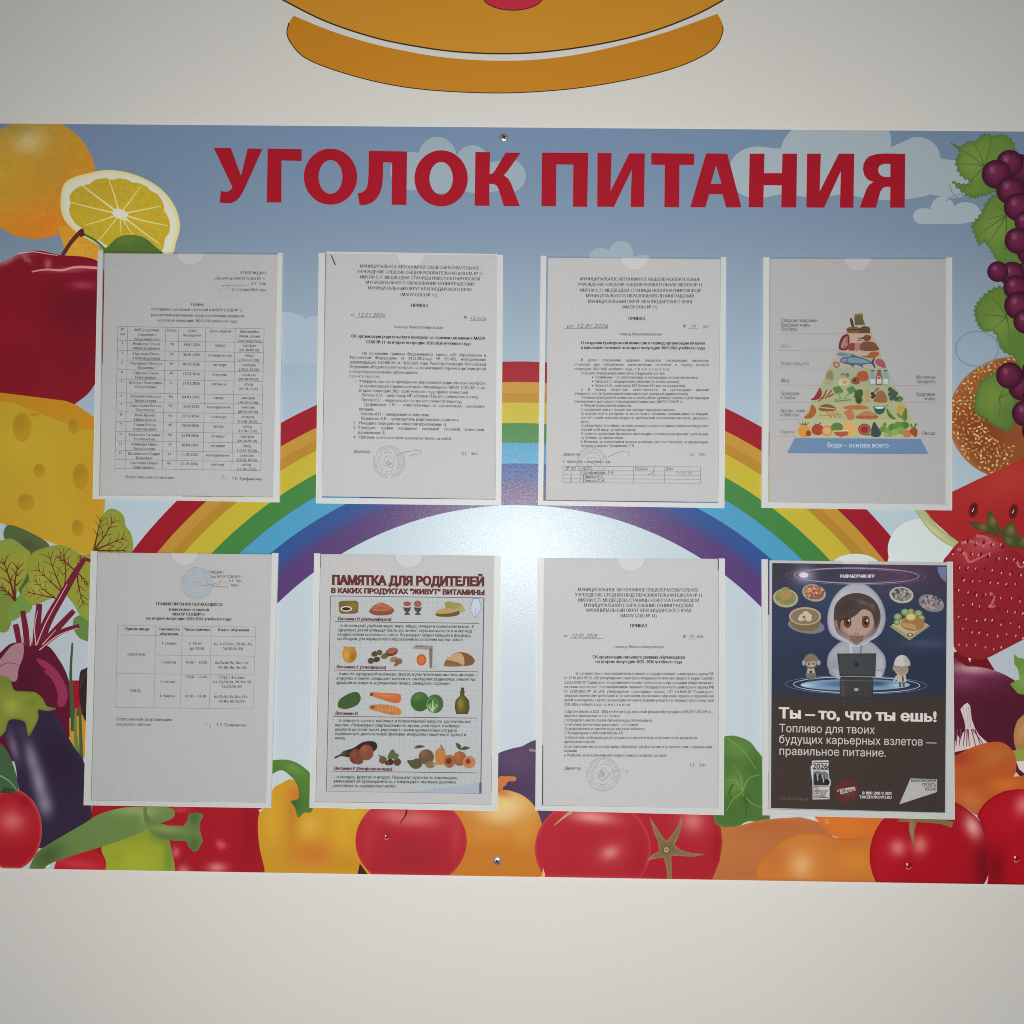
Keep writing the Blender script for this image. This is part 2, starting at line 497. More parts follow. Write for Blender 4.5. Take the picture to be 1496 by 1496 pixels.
pr.fill(union([(600, 250, 30, 28), (639, 230, 28, 30), (640, 262, 50, 20), (690, 242, 26, 30), (742, 257, 26, 25), (700, 265, 45, 17)], 283), CL); item('printed_cloud')
pr.fill(union([(1106, 252, 42, 38), (1180, 226, 40, 44), (1248, 210, 54, 58), (1340, 232, 34, 32), (1390, 262, 34, 28), (1300, 268, 80, 24), (1190, 262, 70, 26)], 292), (139, 152, 158)); item('printed_cloud')
pr.fill(union([(1348, 316, 14, 12), (1377, 308, 18, 21), (1411, 310, 20, 15), (1380, 320, 40, 9), (1440, 318, 24, 10)], 327), (136, 149, 157)); item('printed_cloud')
pr.fill(union([(877, 376, 16, 14), (907, 372, 18, 20), (939, 383, 14, 11), (905, 384, 40, 8)], 392), (142, 157, 168)); item('printed_cloud')
pr.fill(union([(420, 498, 40, 42), (458, 506, 30, 44), (440, 520, 60, 22)], 532), (152, 166, 180)); item('printed_cloud')
pr.fill(union([(1346, 800, 48, 42), (1325, 820, 30, 40), (1375, 815, 30, 34)], 850), (186, 195, 194)); 
pale = item('printed_cloud')
# ------------------------------------------------ rainbow
RB = [(710, 680, (138, 24, 37)), (680, 664, (170, 128, 50)), (664, 650, (160, 118, 40)), (650, 620, (172, 157, 48)), (620, 591, (57, 114, 56)), (591, 561, (66, 136, 170))]
pr.frame(0, 0, 1); e0 = E(300, 790)
rb_h = pr.h
def arc(r, a0=-56, a1=56, n=110):
    a = np.radians(np.linspace(a0, a1, n)); return np.stack([756+r*np.sin(a), 1238-r*np.cos(a)], 1)
for r1, r0, c in RB:
    pr.e = e0; pr.fill(np.vstack([arc(r1), arc(r0)[::-1]]), c, keep=True)
pr.e = e0
BLU, VIO = np.array((38, 70, 126), float), np.array((74, 48, 100), float)
def bv(X, Y, D):
    r = np.hypot(X-756, Y-1238); t = np.clip((548-r)/26, 0, 1)[:, None]; t = t*t*(3-2*t)
    return BLU*(1-t)+VIO*t
pr.fill(np.vstack([arc(561), arc(500)[::-1]]), bv, grid=9)
item('printed_rainbow')
# pale cloud that hides the rainbow's right foot, and a small one over the last pocket
pr.fill(union([(1345, 803, 48, 44), (1322, 830, 26, 40), (1378, 818, 26, 30)], 860), (186, 195, 194)); item('printed_cloud')
pr.fill(union([(1250, 834, 40, 25), (1240, 845, 44, 22)], 870), (188, 196, 192)); item('printed_cloud')

# ------------------------------------------------ top left: orange, slice, apple
Z1 = (0, 150, 3.562); Z2 = (0, 530, 3.562); Z3 = (0, 900, 3.562); Z4 = (360, 1000, 3.562); Z5 = (720, 1000, 3.562)
Z6 = (1076, 1000, 3.562); Z7 = (1276, 700, 3.74); Z8 = (1276, 170, 2.72)
pr.tone = (.955, 3.0)
pr.frame(0, 0, 1)
pr.ell(52, 261, 88, 88, grad((158, 118, 38), [(42, 206, 24, 18, -10, (176, 164, 126), .8), (20, 185, 20, 10, 0, (120, 100, 50), .4), (60, 345, 95, 60, 0, (184, 104, 26), .95), (10, 185, 60, 16, 0, (130, 116, 66), .6), (130, 260, 26, 70, 0, (176, 112, 26), .6), (-10, 260, 60, 60, 0, (170, 138, 44), .5)], noise=.05), grid=5, n=60)
sp = random.Random(4)
for i in range(60):
    a, r = sp.uniform(0, 6.28), 80*math.sqrt(sp.random()); pr.ell(52+r*math.cos(a), 261+r*math.sin(a), sp.uniform(.5, 1.3), .5, sp.choice([(150, 100, 24), (192, 152, 70), (140, 92, 26)]), rot=-20, keep=True, n=6)
pr.up(); item('printed_orange')
pr.frame(*Z1)
pr.fill([(300, 640), (325, 730), (345, 790), (420, 830), (520, 830), (560, 790), (440, 690), (380, 640)], grad((186, 132, 36), [(400, 760, 60, 40, 0, (200, 150, 50), .6)]), grid=18)
for i in range(24): pr.ell(sp.uniform(345, 500), sp.uniform(700, 800), 4, 2, sp.choice([(206, 176, 90), (150, 100, 30)]), rot=-40, keep=True, n=6)
pr.up()
rim = [(440, 372), (560, 350), (700, 374), (830, 442), (910, 540), (936, 640), (918, 720), (880, 800), (700, 850), (560, 770), (440, 700), (380, 660), (330, 600), (314, 520), (330, 430), (375, 392)]
pr.fill(rim, grad((196, 192, 174), rim=((206, 178, 96), 16, .7)), smooth=True, grid=14)
flesh = [(430, 428), (500, 400), (565, 392), (640, 396), (705, 412), (770, 440), (822, 478), (862, 550), (884, 640), (868, 720), (820, 790), (700, 810), (560, 745), (470, 700), (400, 640), (362, 575), (355, 500), (385, 455)]
fl = spline(flesh, 10); an = np.arctan2(fl[:, 1]-580, fl[:, 0]-625); fl = np.array([625, 580])+(fl-[625, 580])*(1-.045*np.abs(np.cos(an*5.5+.4))**6)[:, None]
pr.fill(fl, grad((170, 146, 38), [(625, 580, 160, 110, 0, (180, 150, 40), .5), (500, 470, 120, 60, 0, (162, 138, 44), .6)], noise=.08), grid=12)
for tx, ty, wd in ((565, 392, 8), (425, 428, 10), (735, 432, 7), (838, 538, 9), (872, 640, 9), (830, 735, 10), (700, 700, 7), (630, 690, 6), (515, 715, 7), (440, 638, 7), (358, 515, 8)):
    pr.line([(625+(tx-625)*.1, 580+(ty-580)*.1), (625+(tx-625)*.55, 580+(ty-580)*.55+sp.uniform(-6, 6)), (tx, ty)], wd*1.1, (205, 190, 120), wd*.5, keep=True)
pr.up()
pr.fill([(585, 575), (600, 552), (630, 556), (650, 565), (668, 580), (655, 600), (668, 615), (635, 608), (610, 600), (592, 590)], (212, 204, 180), smooth=True)
item('printed_orange_slice')
ap = [(-60, 900), (0, 838), (60, 805), (130, 778), (200, 770), (270, 783), (330, 795), (420, 800), (500, 820), (540, 870), (560, 1100), (540, 1300), (520, 1420), (495, 1462), (460, 1512), (400, 1560), (300, 1620), (-60, 1640)]
pr.fill(ap, grad((114, 18, 32), [(60, 1180, 160, 120, 0, (122, 18, 36), .7), (420, 1080, 200, 160, 10, (86, 16, 26), .8), (400, 1350, 120, 120, 0, (96, 18, 30), .7), (430, 950, 60, 18, 0, (170, 60, 90), .7), (250, 840, 16, 26, 0, (180, 96, 110), .8), (100, 1400, 160, 140, 0, (104, 18, 30), .7), (40, 818, 60, 14, -28, (190, 168, 170), .95), (110, 788, 50, 12, 0, (176, 130, 138), .8), (140, 815, 22, 8, 40, (180, 130, 140), .8), (380, 868, 130, 10, -3, (176, 110, 122), .6)], rim=((110, 14, 28), 20, .4)), smooth=True, grid=16)
pr.line([(95, 786), (170, 776), (240, 786), (300, 795)], 5, (190, 150, 150), 3, smooth=True, keep=True)
pr.line([(165, 880), (240, 868), (320, 872), (400, 855), (505, 860)], 7, (188, 120, 130), 14, smooth=True)
pr.line([(325, 795), (360, 740), (392, 700), (428, 664)], 20, (84, 34, 34), 24, smooth=True)
pr.fill([(405, 668), (432, 652), (444, 690), (418, 700)], (70, 30, 30))
pr.line([(440, 686), (500, 720), (556, 772)], 12, (74, 96, 48), 12, smooth=True)
pr.fill([(548, 790), (575, 735), (620, 698), (680, 688), (745, 700), (800, 742), (840, 800)], grad((70, 96, 40), [(660, 710, 60, 30, 0, (92, 116, 48), .7)]), smooth=True, grid=14)
item('printed_apple', 'dark red printed apple with a leaf')
# ------------------------------------------------ cheese
pr.frame(*Z2)
pr.fill([(-80, 140), (0, 155), (340, 198), (400, 220), (480, 275), (520, 320), (620, 620), (520, 640), (548, 700), (545, 760), (505, 960), (478, 1014), (240, 925), (0, 832), (-80, 800)], grad((168, 138, 38), [(480, 650, 110, 300, 0, (168, 122, 28), .6), (100, 420, 140, 150, 0, (178, 150, 42), .6), (100, 880, 300, 60, 20, (178, 130, 30), .6)]), grid=22)
pr.fill([(-80, 142), (0, 155), (340, 198), (400, 220), (480, 275), (520, 330), (500, 350), (415, 345), (330, 310), (200, 262), (90, 215), (-80, 180)], (170, 118, 28))
for x, y, a, b in ((115, 335, 50, 76), (384, 330, 30, 42), (205, 560, 30, 36), (420, 592, 42, 68), (135, 725, 44, 44), (405, 858, 32, 42), (180, 270, 26, 10)):
    pr.ell(x, y, a, b, grad((160, 124, 30), [(x-a*.3, y-b*.4, a*.8, b*.6, 0, (146, 108, 26), .8)]), grid=14, keep=True)
pr.up(); item('printed_cheese')
# ------------------------------------------------ beet with leaves
VN = (92, 34, 26)
def veins(root, tips, w=9, col=VN):
    for t in tips:
        m = ((root[0]+t[0])/2+sp.uniform(-12, 12), (root[1]+t[1])/2+sp.uniform(-8, 8))
        pr.line([root, m, t], w, col, 2.5, smooth=True, keep=True)
        for f in (.4, .65, .82):
            bx, by = root[0]+(t[0]-root[0])*f, root[1]+(t[1]-root[1])*f; a = math.atan2(t[1]-root[1], t[0]-root[0])
            L = math.hypot(t[0]-root[0], t[1]-root[1])*.26
            for sg in (-.75, .75):
                pr.line([(bx, by), (bx+L*.6*math.cos(a+sg*.8), by+L*.6*math.sin(a+sg*.8)), (bx+L*math.cos(a+sg), by+L*math.sin(a+sg))], w*.5, col, 1.8, smooth=True, keep=True)
    pr.up()
pr.fill([(20, 875), (65, 845), (240, 930), (250, 1000), (160, 1010), (80, 960), (30, 930)], grad((72, 88, 50), [(150, 950, 60, 30, 20, (70, 62, 50), .7)]), smooth=True, grid=20)
pr.fill([(130, 1000), (170, 1010), (150, 1150), (110, 1220), (90, 1160)], (70, 86, 54))
LG = grad((130, 133, 48), [(200, 1150, 60, 80, 0, (150, 152, 62), .7), (60, 950, 80, 50, 0, (108, 132, 58), .7), (430, 1300, 60, 80, 0, (120, 138, 58), .7)], rim=((112, 128, 50), 12, .5))
pr.fill([(-60, 930), (0, 926), (60, 915), (120, 955), (160, 1000), (140, 1100), (98, 1180), (60, 1240), (-60, 1260)], LG, smooth=True, grid=18)
pr.fill([(-60, 1200), (20, 1180), (80, 1230), (40, 1310), (60, 1340), (40, 1396), (0, 1402), (-60, 1380)], grad((104, 120, 48)), smooth=True)
pr.fill([(80, 1230), (120, 1200), (165, 1240), (160, 1290), (110, 1320), (55, 1345), (40, 1300)], (98, 132, 60), smooth=True)
pr.fill([(480, 985), (495, 930), (510, 880), (520, 815), (560, 765), (600, 762), (642, 795), (655, 850), (684, 895), (684, 985), (560, 1000)], LG, smooth=True, grid=18)
pr.fill([(400, 1320), (470, 1310), (480, 1440), (420, 1436), (385, 1390), (380, 1345)], (88, 118, 58), smooth=True)
pr.fill([(165, 1262), (110, 1195), (150, 1130), (138, 1060), (170, 990), (250, 958), (330, 950), (430, 1000), (500, 1020), (500, 1330), (425, 1322), (385, 1260), (332, 1206), (262, 1228)], LG, smooth=True, grid=18)
veins((490, 975), [(600, 805), (530, 800), (660, 905), (668, 975)])
veins((330, 1200), [(180, 1060), (250, 985), (330, 965)], 8)
veins((400, 1090), [(300, 1000), (420, 1000), (460, 1160), (440, 1270)], 9)
veins((290, 1225), [(130, 1190), (170, 1120)], 7)
veins((80, 1240), [(10, 1010), (95, 1040), (0, 1160)], 14)
ST = grad((112, 26, 54))
for pts, a, b in (([(110, 1480), (95, 1420), (80, 1360)], 44, 34), ([(150, 1490), (135, 1400), (118, 1290)], 46, 30), ([(185, 1490), (195, 1360), (205, 1255)], 46, 36), ([(190, 1490), (250, 1340), (330, 1200), (400, 1080), (445, 1015)], 64, 26), ([(200, 1490), (300, 1380), (385, 1290)], 46, 30), ([(190, 1495), (300, 1410), (412, 1368)], 40, 24), ([(440, 1020), (470, 1030), (500, 1040)], 20, 16)):
    pr.line(pts, a*.9, (98, 26, 46), b*.85, smooth=True)
for pts in ([(120, 1480), (100, 1360)], [(160, 1490), (145, 1300)], [(190, 1495), (180, 1380), (196, 1290)], [(180, 1495), (240, 1350), (320, 1205), (350, 1150)], [(205, 1495), (300, 1420), (405, 1380)], [(200, 1490), (290, 1390)]):
    pr.line(pts, 6, (196, 150, 152), 3, smooth=True, keep=True)
pr.up()
pr.frame(*Z3)
pr.fill([(-60, 230), (0, 190), (45, 150), (90, 138), (140, 158), (240, 152), (300, 215), (350, 310), (372, 420), (372, 560), (350, 650), (250, 720), (-60, 720)], grad((80, 18, 40), [(150, 330, 80, 120, 0, (64, 16, 34), .7), (320, 560, 60, 100, 0, (72, 16, 36), .7)]), smooth=True, grid=20)
pr.fill([(-60, 260), (0, 225), (50, 165), (90, 142), (122, 150), (120, 210), (98, 270), (80, 340), (0, 320), (-60, 320)], (146, 108, 116), smooth=True)
pr.line([(0, 262), (40, 244), (95, 252)], 5, (100, 50, 62), 3, smooth=True, keep=True)
pr.fill([(190, 222), (240, 236), (300, 290), (345, 370), (350, 430), (328, 472), (300, 462), (300, 400), (270, 330), (230, 290), (240, 282), (205, 250)], (130, 42, 74), smooth=True)
item('printed_beetroot')
# ------------------------------------------------ behind the aubergine: small red and yellow pieces and leek blades
pr.fill([(360, 335), (440, 335), (480, 700), (370, 700)], (140, 20, 32)); pr.fill([(360, 530), (480, 505), (480, 760), (365, 700)], (186, 128, 38))
pr.fill([(415, 300), (440, 275), (480, 280), (480, 520), (440, 540), (412, 420)], (46, 30, 32), smooth=True)
item('printed_pepper_pieces')
pr.line([(377, 140), (368, 300), (376, 480), (380, 600)], 10, (50, 78, 52), 24, smooth=True); pr.line([(396, 480), (392, 600), (404, 720)], 10, (84, 116, 58), 26, smooth=True); pr.line([(415, 470), (420, 620), (424, 760)], 14, (58, 84, 50), 20, smooth=True)
pr.line([(455, 290), (430, 320), (415, 380)], 4, (60, 60, 56), 4, keep=True)
pr.fill([(-60, 660), (20, 680), (70, 780), (96, 900), (60, 960), (-60, 980)], (54, 82, 56), smooth=True)
pr.line([(0, 830), (50, 860), (90, 910)], 8, (110, 140, 96), 4, smooth=True, keep=True)
pr.line([(480, 985), (485, 1020), (478, 1060)], 30, (102, 128, 58), 16); pr.line([(540, 985), (528, 1030)], 20, (96, 118, 56), 10)
item('printed_leek_leaves')
# ------------------------------------------------ bottom left: red pepper, aubergine, green pepper, tomatoes
pr.fill([(480, 985), (1400, 985), (1345, 1010), (1400, 1120), (1420, 1220), (1450, 1400), (860, 1400), (560, 1400), (460, 1200)], grad((146, 20, 32), [(1150, 1190, 26, 18, 40, (212, 90, 100), .9), (915, 1230, 18, 26, 0, (210, 110, 116), .8), (1130, 1310, 50, 26, 0, (206, 120, 126), .9), (955, 1330, 30, 30, 0, (200, 120, 120), .9), (1300, 1100, 50, 200, 0, (126, 14, 26), .7), (940, 1005, 40, 14, 0, (196, 70, 80), .7)]), grid=20)
item('printed_red_pepper')
eg = [(28, 640), (40, 545), (140, 540), (250, 480), (320, 570), (385, 680), (440, 770), (475, 1000), (462, 1070), (350, 1150), (220, 1210), (150, 1150), (120, 1000), (92, 870), (78, 770)]
pr.fill(eg, grad((42, 32, 52), [(165, 740, 30, 90, -14, (124, 114, 134), .85), (205, 870, 34, 100, -12, (132, 122, 142), .9), (235, 980, 36, 60, -10, (126, 116, 136), .85), (70, 680, 22, 80, -15, (112, 94, 124), .8), (320, 760, 80, 160, -20, (34, 24, 40), .7), (110, 600, 50, 40, 0, (58, 48, 74), .7)], rim=((60, 46, 66), 10, .4)), smooth=True, grid=14)
pr.fill([(-60, 310), (0, 308), (50, 330), (75, 385), (130, 392), (185, 398), (222, 430), (245, 468), (292, 482), (245, 494), (200, 488), (200, 530), (178, 580), (150, 624), (140, 592), (128, 552), (90, 538), (45, 545), (20, 610), (-60, 640)], grad((112, 122, 44), [(60, 470, 40, 40, 0, (140, 150, 66), .8), (20, 340, 40, 40, 0, (96, 104, 48), .7), (170, 450, 30, 30, 0, (96, 110, 40), .7)], rim=((86, 98, 36), 8, .6)), smooth=True, grid=14)
item('printed_aubergine')
pr.ell(420, 1330, 140, 130, grad((158, 24, 34), [(400, 1290, 130, 26, 8, (186, 60, 70), .6)]), grid=16); pr.ell(240, 1300, 20, 8, (206, 190, 186))
item('printed_tomato')
pr.fill([(150, 1330), (190, 1235), (250, 1190), (350, 1130), (440, 1078), (520, 1030), (640, 998), (760, 992), (892, 1000), (900, 1050), (800, 1090), (700, 1140), (560, 1190), (400, 1240), (260, 1290), (215, 1330)], grad((92, 116, 62), [(700, 1010, 130, 26, 0, (128, 144, 96), .8), (250, 1250, 90, 50, -30, (54, 76, 38), .8), (760, 1040, 30, 50, 0, (140, 146, 84), .7)]), smooth=True, grid=16)
pr.fill([(528, 1215), (555, 1160), (640, 1090), (760, 1070), (850, 1110), (880, 1160), (890, 1400), (575, 1400), (552, 1280)], grad((138, 146, 40), [(640, 1105, 150, 60, 0, (106, 124, 48), .9), (850, 1130, 60, 50, 0, (66, 92, 40), .8), (880, 1250, 30, 120, 0, (92, 118, 46), .8), (700, 1290, 100, 70, 0, (150, 158, 46), .7), (600, 1250, 40, 20, 20, (120, 136, 36), .4)]), smooth=True, grid=16)
pr.fill([(745, 990), (762, 986), (768, 1030), (790, 1060), (830, 1078), (880, 1090), (955, 1092), (972, 1070), (980, 1040), (986, 1028), (1020, 1022), (1058, 1031), (1056, 1048), (1042, 1072), (1040, 1110), (1050, 1150), (1057, 1176), (1045, 1190), (1030, 1222), (1006, 1226), (985, 1205), (970, 1171), (920, 1170), (860, 1164), (800, 1140), (765, 1105), (748, 1060)], grad((90, 112, 58), [(860, 1108, 90, 20, 6, (122, 138, 80), .8), (1012, 1050, 30, 40, 0, (66, 88, 56), .9), (1010, 1190, 30, 40, 0, (66, 88, 50), .8), (880, 1150, 80, 14, 4, (76, 96, 50), .6)]), grid=9)
item('printed_green_pepper')
pr.ell(62, 1112, 157, 210, grad((144, 20, 30), [(62, 1068, 50, 44, 0, (184, 136, 130), .9), (62, 1068, 100, 100, 0, (182, 60, 66), .6), (130, 950, 40, 60, 0, (126, 14, 26), .6)], rim=((192, 96, 96), 9, .5)), grid=14, n=50)
pr.fill([(20, 890), (90, 905), (60, 925), (0, 920)], (50, 56, 40))
item('printed_tomato')
# ------------------------------------------------ bottom middle
pr.frame(*Z5)
pr.fill([(-90, 420), (0, 372), (60, 345), (140, 325), (260, 315), (300, 700), (-90, 720)], grad((74, 54, 84), [(120, 400, 90, 60, 0, (86, 64, 96), .7), (60, 560, 90, 90, 0, (62, 42, 70), .7)]), smooth=True, grid=18)
pr.line([(190, 340), (240, 348)], 16, (130, 120, 136), 8)
item('printed_aubergine')
pr.frame(*Z4)
pr.fill([(140, 540), (190, 510), (240, 495), (330, 560), (420, 630), (560, 650), (640, 650), (640, 1050), (120, 1050), (95, 960), (66, 830), (62, 690), (92, 640), (128, 585)], grad((188, 138, 36), [(130, 720, 50, 110, 0, (198, 152, 46), .8), (240, 690, 36, 160, 0, (176, 112, 34), .8), (330, 740, 60, 70, 20, (200, 160, 62), .8), (350, 880, 130, 70, 0, (186, 104, 42), .85), (260, 570, 34, 24, 20, (196, 96, 40), .8), (500, 740, 60, 160, 0, (196, 152, 40), .7), (560, 680, 40, 40, 0, (190, 160, 40), .7), (520, 930, 80, 50, 0, (180, 124, 30), .7)]), smooth=True, grid=14)
pr.fill([(120, 405), (160, 392), (230, 395), (300, 432), (340, 490), (345, 650), (300, 668), (268, 692), (252, 640), (232, 608), (270, 590), (262, 520), (220, 468), (178, 446), (120, 468)], grad((74, 112, 44), [(250, 440, 60, 24, 30, (100, 138, 62), .8), (250, 620, 40, 40, 0, (50, 84, 40), .8)]), smooth=True, grid=12)
item('printed_yellow_pepper')
pr.fill([(575, 1000), (590, 930), (640, 1000)], (62, 30, 26)); pr.fill([(1080, 1000), (1100, 950), (1125, 1000)], (60, 30, 26))
# onion first (it stands behind the apple)
pr.fill([(1105, 640), (1160, 600), (1250, 570), (1310, 560), (1332, 548), (1380, 555), (1450, 585), (1510, 650), (1545, 760), (1548, 860), (1530, 1000), (1060, 1000), (1060, 700)], grad((186, 112, 38), [(1350, 630, 160, 90, 0, (214, 188, 128), .95), (1320, 690, 90, 40, 0, (214, 182, 130), .6), (1250, 780, 130, 50, 0, (196, 132, 54), .7), (1450, 760, 70, 80, 0, (200, 140, 56), .7), (1330, 560, 40, 20, 20, (160, 84, 44), .6)]), smooth=True, grid=14)
item('printed_onion'); pr.fill([(1312, 485), (1345, 478), (1398, 480), (1400, 502), (1362, 505), (1350, 525), (1335, 535), (1338, 560), (1362, 585), (1325, 592), (1300, 560)], grad((186, 110, 52), [(1330, 570, 24, 20, 0, (140, 62, 38), .8)]), smooth=True, grid=10)
item('printed_onion_sprout')
pr.fill(ellipse(857, 815, 290, 245, 0, 60), grad((162, 32, 44), [(840, 690, 150, 44, 6, (206, 128, 120), .8), (840, 670, 60, 50, 0, (180, 60, 64), .6), (640, 800, 40, 140, 8, (178, 50, 58), .5), (860, 900, 150, 90, 0, (138, 34, 42), .6), (1090, 780, 30, 120, 0, (176, 56, 62), .6)], rim=((188, 50, 56), 10, .5)), grid=14)
pr.line([(835, 640), (828, 680), (798, 724)], 12, (62, 30, 30), 4, smooth=True)
pr.ell(730, 794, 14, 13, (128, 24, 36)); pr.line([(718, 800), (728, 807), (742, 800)], 5, (206, 120, 126), 3, smooth=True); pr.ell(724, 788, 4, 5, (222, 180, 182))
item('printed_apple', 'bright red printed apple with a water drop')
# ------------------------------------------------ tomatoes, cabbage, orange peppers
pr.frame(*Z5)
pr.fill([(1000, 690), (1000, 1080), (1560, 1080), (1560, 700), (1400, 720), (1300, 735)], grad((172, 100, 54), [(1250, 860, 90, 120, 0, (176, 106, 54), .7), (1400, 900, 40, 120, 0, (168, 80, 36), .6)]), grid=18)
item('printed_orange_pepper')
pr.fill([(700, 660), (1150, 660), (1185, 740), (1196, 820), (1180, 920), (1140, 1020), (1130, 1080), (700, 1080)], grad((160, 28, 40), [(1040, 710, 44, 44, 30, (206, 150, 140), .9), (1040, 710, 90, 80, 30, (186, 80, 80), .6), (1170, 850, 26, 130, 0, (140, 16, 28), .6)], rim=((184, 50, 54), 8, .4)), grid=14)
item('printed_tomato')
pr.ell(520, 855, 302, 265, grad((164, 32, 44), [(610, 875, 42, 30, -20, (220, 170, 158), .95), (610, 875, 90, 66, -20, (186, 74, 74), .5), (520, 690, 120, 34, 6, (216, 150, 138), .85), (300, 850, 60, 200, 0, (176, 36, 48), .5), (760, 900, 50, 160, 0, (150, 24, 38), .5)], rim=((196, 70, 74), 9, .6)), grid=14, n=60)
pr.line([(410, 662), (370, 690), (318, 734)], 18, (186, 140, 108), 3, smooth=True)
pr.fill([(255, 1000), (262, 955), (272, 990), (268, 1010)], (206, 180, 110))
item('printed_tomato')
OL = grad((116, 96, 62), [(903, 860, 40, 30, 0, (100, 84, 52), .8)], rim=((150, 124, 92), 5, .6))
pr.fill([(860, 820), (838, 770), (815, 688), (850, 740), (880, 790), (905, 815), (930, 785), (960, 740), (985, 682), (982, 740), (962, 800), (945, 835), (975, 860), (1030, 876), (1105, 884), (1040, 896), (960, 892), (928, 890), (930, 940), (930, 1060), (912, 1060), (904, 960), (890, 900), (850, 905), (800, 918), (830, 885), (865, 868)], OL, grid=12)
pr.ring(903, 860, 9, 10, 6, (176, 158, 120)); item('printed_tomato_calyx')
pr.fill([(1195, 285), (1235, 266), (1290, 275), (1340, 300), (1372, 340), (1402, 380), (1440, 480), (1440, 700), (1330, 712), (1290, 736), (1190, 738), (1150, 680), (1170, 400)], grad((70, 106, 46), [(1270, 330, 90, 50, 20, (94, 130, 62), .7), (1260, 520, 60, 60, 0, (104, 134, 62), .7), (1320, 590, 30, 50, 0, (54, 90, 38), .7), (1380, 480, 40, 120, 0, (62, 100, 42), .7), (1220, 650, 50, 50, 0, (60, 98, 40), .7), (1350, 420, 30, 60, 20, (60, 96, 42), .6)], rim=((92, 128, 60), 8, .4)), smooth=True, grid=12)
for pts in ([(1300, 560), (1260, 500), (1215, 500)], [(1300, 560), (1330, 490), (1390, 470)], [(1300, 560), (1250, 600), (1215, 660)], [(1300, 570), (1350, 620), (1400, 640)], [(1300, 560), (1290, 480), (1250, 420)], [(1220, 280), (1300, 340), (1370, 440)]):
    pr.line(pts, 6, (110, 142, 78), 3, smooth=True, keep=True)
for pts in ([(1310, 580), (1320, 640), (1310, 700)], [(1250, 520), (1230, 560), (1240, 600)]): pr.line(pts, 12, (54, 88, 38), 4, smooth=True, keep=True)
pr.up(); pr.fill([(1285, 736), (1310, 718), (1340, 716), (1330, 730)], (190, 190, 160)); item('printed_cabbage')
pr.frame(*Z6)
pr.fill([(-20, 742), (0, 740), (60, 722), (130, 705), (220, 696), (330, 690), (430, 715), (500, 780), (520, 1100), (-20, 1100)], grad((168, 98, 54), [(150, 740, 160, 30, 0, (166, 86, 40), .7), (60, 860, 100, 90, 0, (174, 104, 54), .7)], rim=((196, 120, 60), 6, .3)), grid=16); item('printed_orange_pepper')
pr.fill([(370, 690), (400, 702), (420, 690)], (212, 200, 170))
pr.fill([(395, 680), (760, 680), (760, 830), (560, 812), (505, 788), (440, 725)], grad((192, 100, 36), [(560, 740, 90, 50, 0, (200, 112, 40), .6)]), grid=18)
pr.ring(470, 712, 8, 10, 5, (206, 140, 80)); item('printed_orange_pepper')
pr.fill([(92, 1100), (95, 1010), (108, 935), (180, 855), (240, 810), (300, 785), (360, 772), (430, 775), (510, 795), (560, 803), (630, 800), (690, 795), (730, 850), (780, 1100)], grad((184, 108, 44), [(338, 940, 52, 60, 0, (216, 178, 134), .9), (338, 940, 120, 110, 0, (198, 134, 70), .5), (600, 830, 130, 30, 0, (178, 96, 38), .6), (620, 920, 90, 60, 0, (196, 124, 44), .7), (200, 900, 60, 60, 0, (172, 92, 40), .5)], rim=((160, 84, 36), 10, .5)), smooth=True, grid=14)
item('printed_orange_pepper', 'orange printed pepper with a white gleam')
# ------------------------------------------------ right side, from the back: red onion, garlic, carrots
pr.frame(*Z7)
pr.fill([(420, 950), (470, 940), (540, 980), (620, 975), (662, 1042), (640, 1060), (430, 1060)], (98, 16, 26)); pr.fill([(515, 972), (535, 975), (528, 1002)], (196, 190, 186)); pr.ell(446, 1005, 12, 22, (60, 84, 52)); item('printed_red_pieces')
pr.fill([(400, 1040), (520, 1024), (600, 1030), (680, 1052), (760, 1092), (840, 1150), (960, 1250), (980, 1700), (380, 1700)], grad((74, 22, 40), [(560, 1040, 150, 34, 4, (190, 156, 160), .9), (500, 1100, 120, 50, 0, (124, 60, 92), .7), (650, 1110, 90, 60, 0, (94, 30, 62), .7), (700, 1300, 160, 160, 0, (66, 20, 34), .7), (560, 1450, 120, 90, 0, (76, 14, 40), .6)]), smooth=True, grid=16)
for i in range(7): pr.line([(480+i*45, 1034+i*i*1.6), (470+i*62, 1090+i*i*2), (450+i*80, 1190+i*i*2.5)], 2, (96, 40, 66), 1, smooth=True, keep=True)
pr.up(); item('printed_red_onion')
pr.frame(*Z6)
pr.fill([(1443, 260), (1455, 205), (1480, 170), (1560, 130), (1640, 330), (1480, 350), (1450, 320)], grad((150, 108, 62), [(1490, 240, 30, 60, 20, (176, 132, 84), .7)]), smooth=True, grid=14)
item('printed_onion'); pr.fill([(1435, 345), (1560, 320), (1560, 400), (1450, 398)], (126, 138, 60)); item('printed_leek_stalk')
pr.fill([(1165, 128), (1185, 105), (1202, 95), (1216, 112), (1224, 180), (1240, 225), (1262, 262), (1316, 312), (1280, 318), (1135, 352), (1138, 300), (1150, 262), (1165, 290), (1178, 250), (1192, 240), (1186, 190)], grad((188, 176, 174), [(1190, 150, 12, 50, -6, (204, 196, 190), .7)]), grid=10)
for x0, x1 in ((1150, 1142), (1168, 1158), (1190, 1180), (1205, 1212), (1222, 1245), (1240, 1272), (1200, 1198), (1228, 1290)):
    pr.line([(x0, 232), ((x0+x1)/2, 275), (x1, 322)], 7, (112, 58, 76), 4, smooth=True, keep=True)
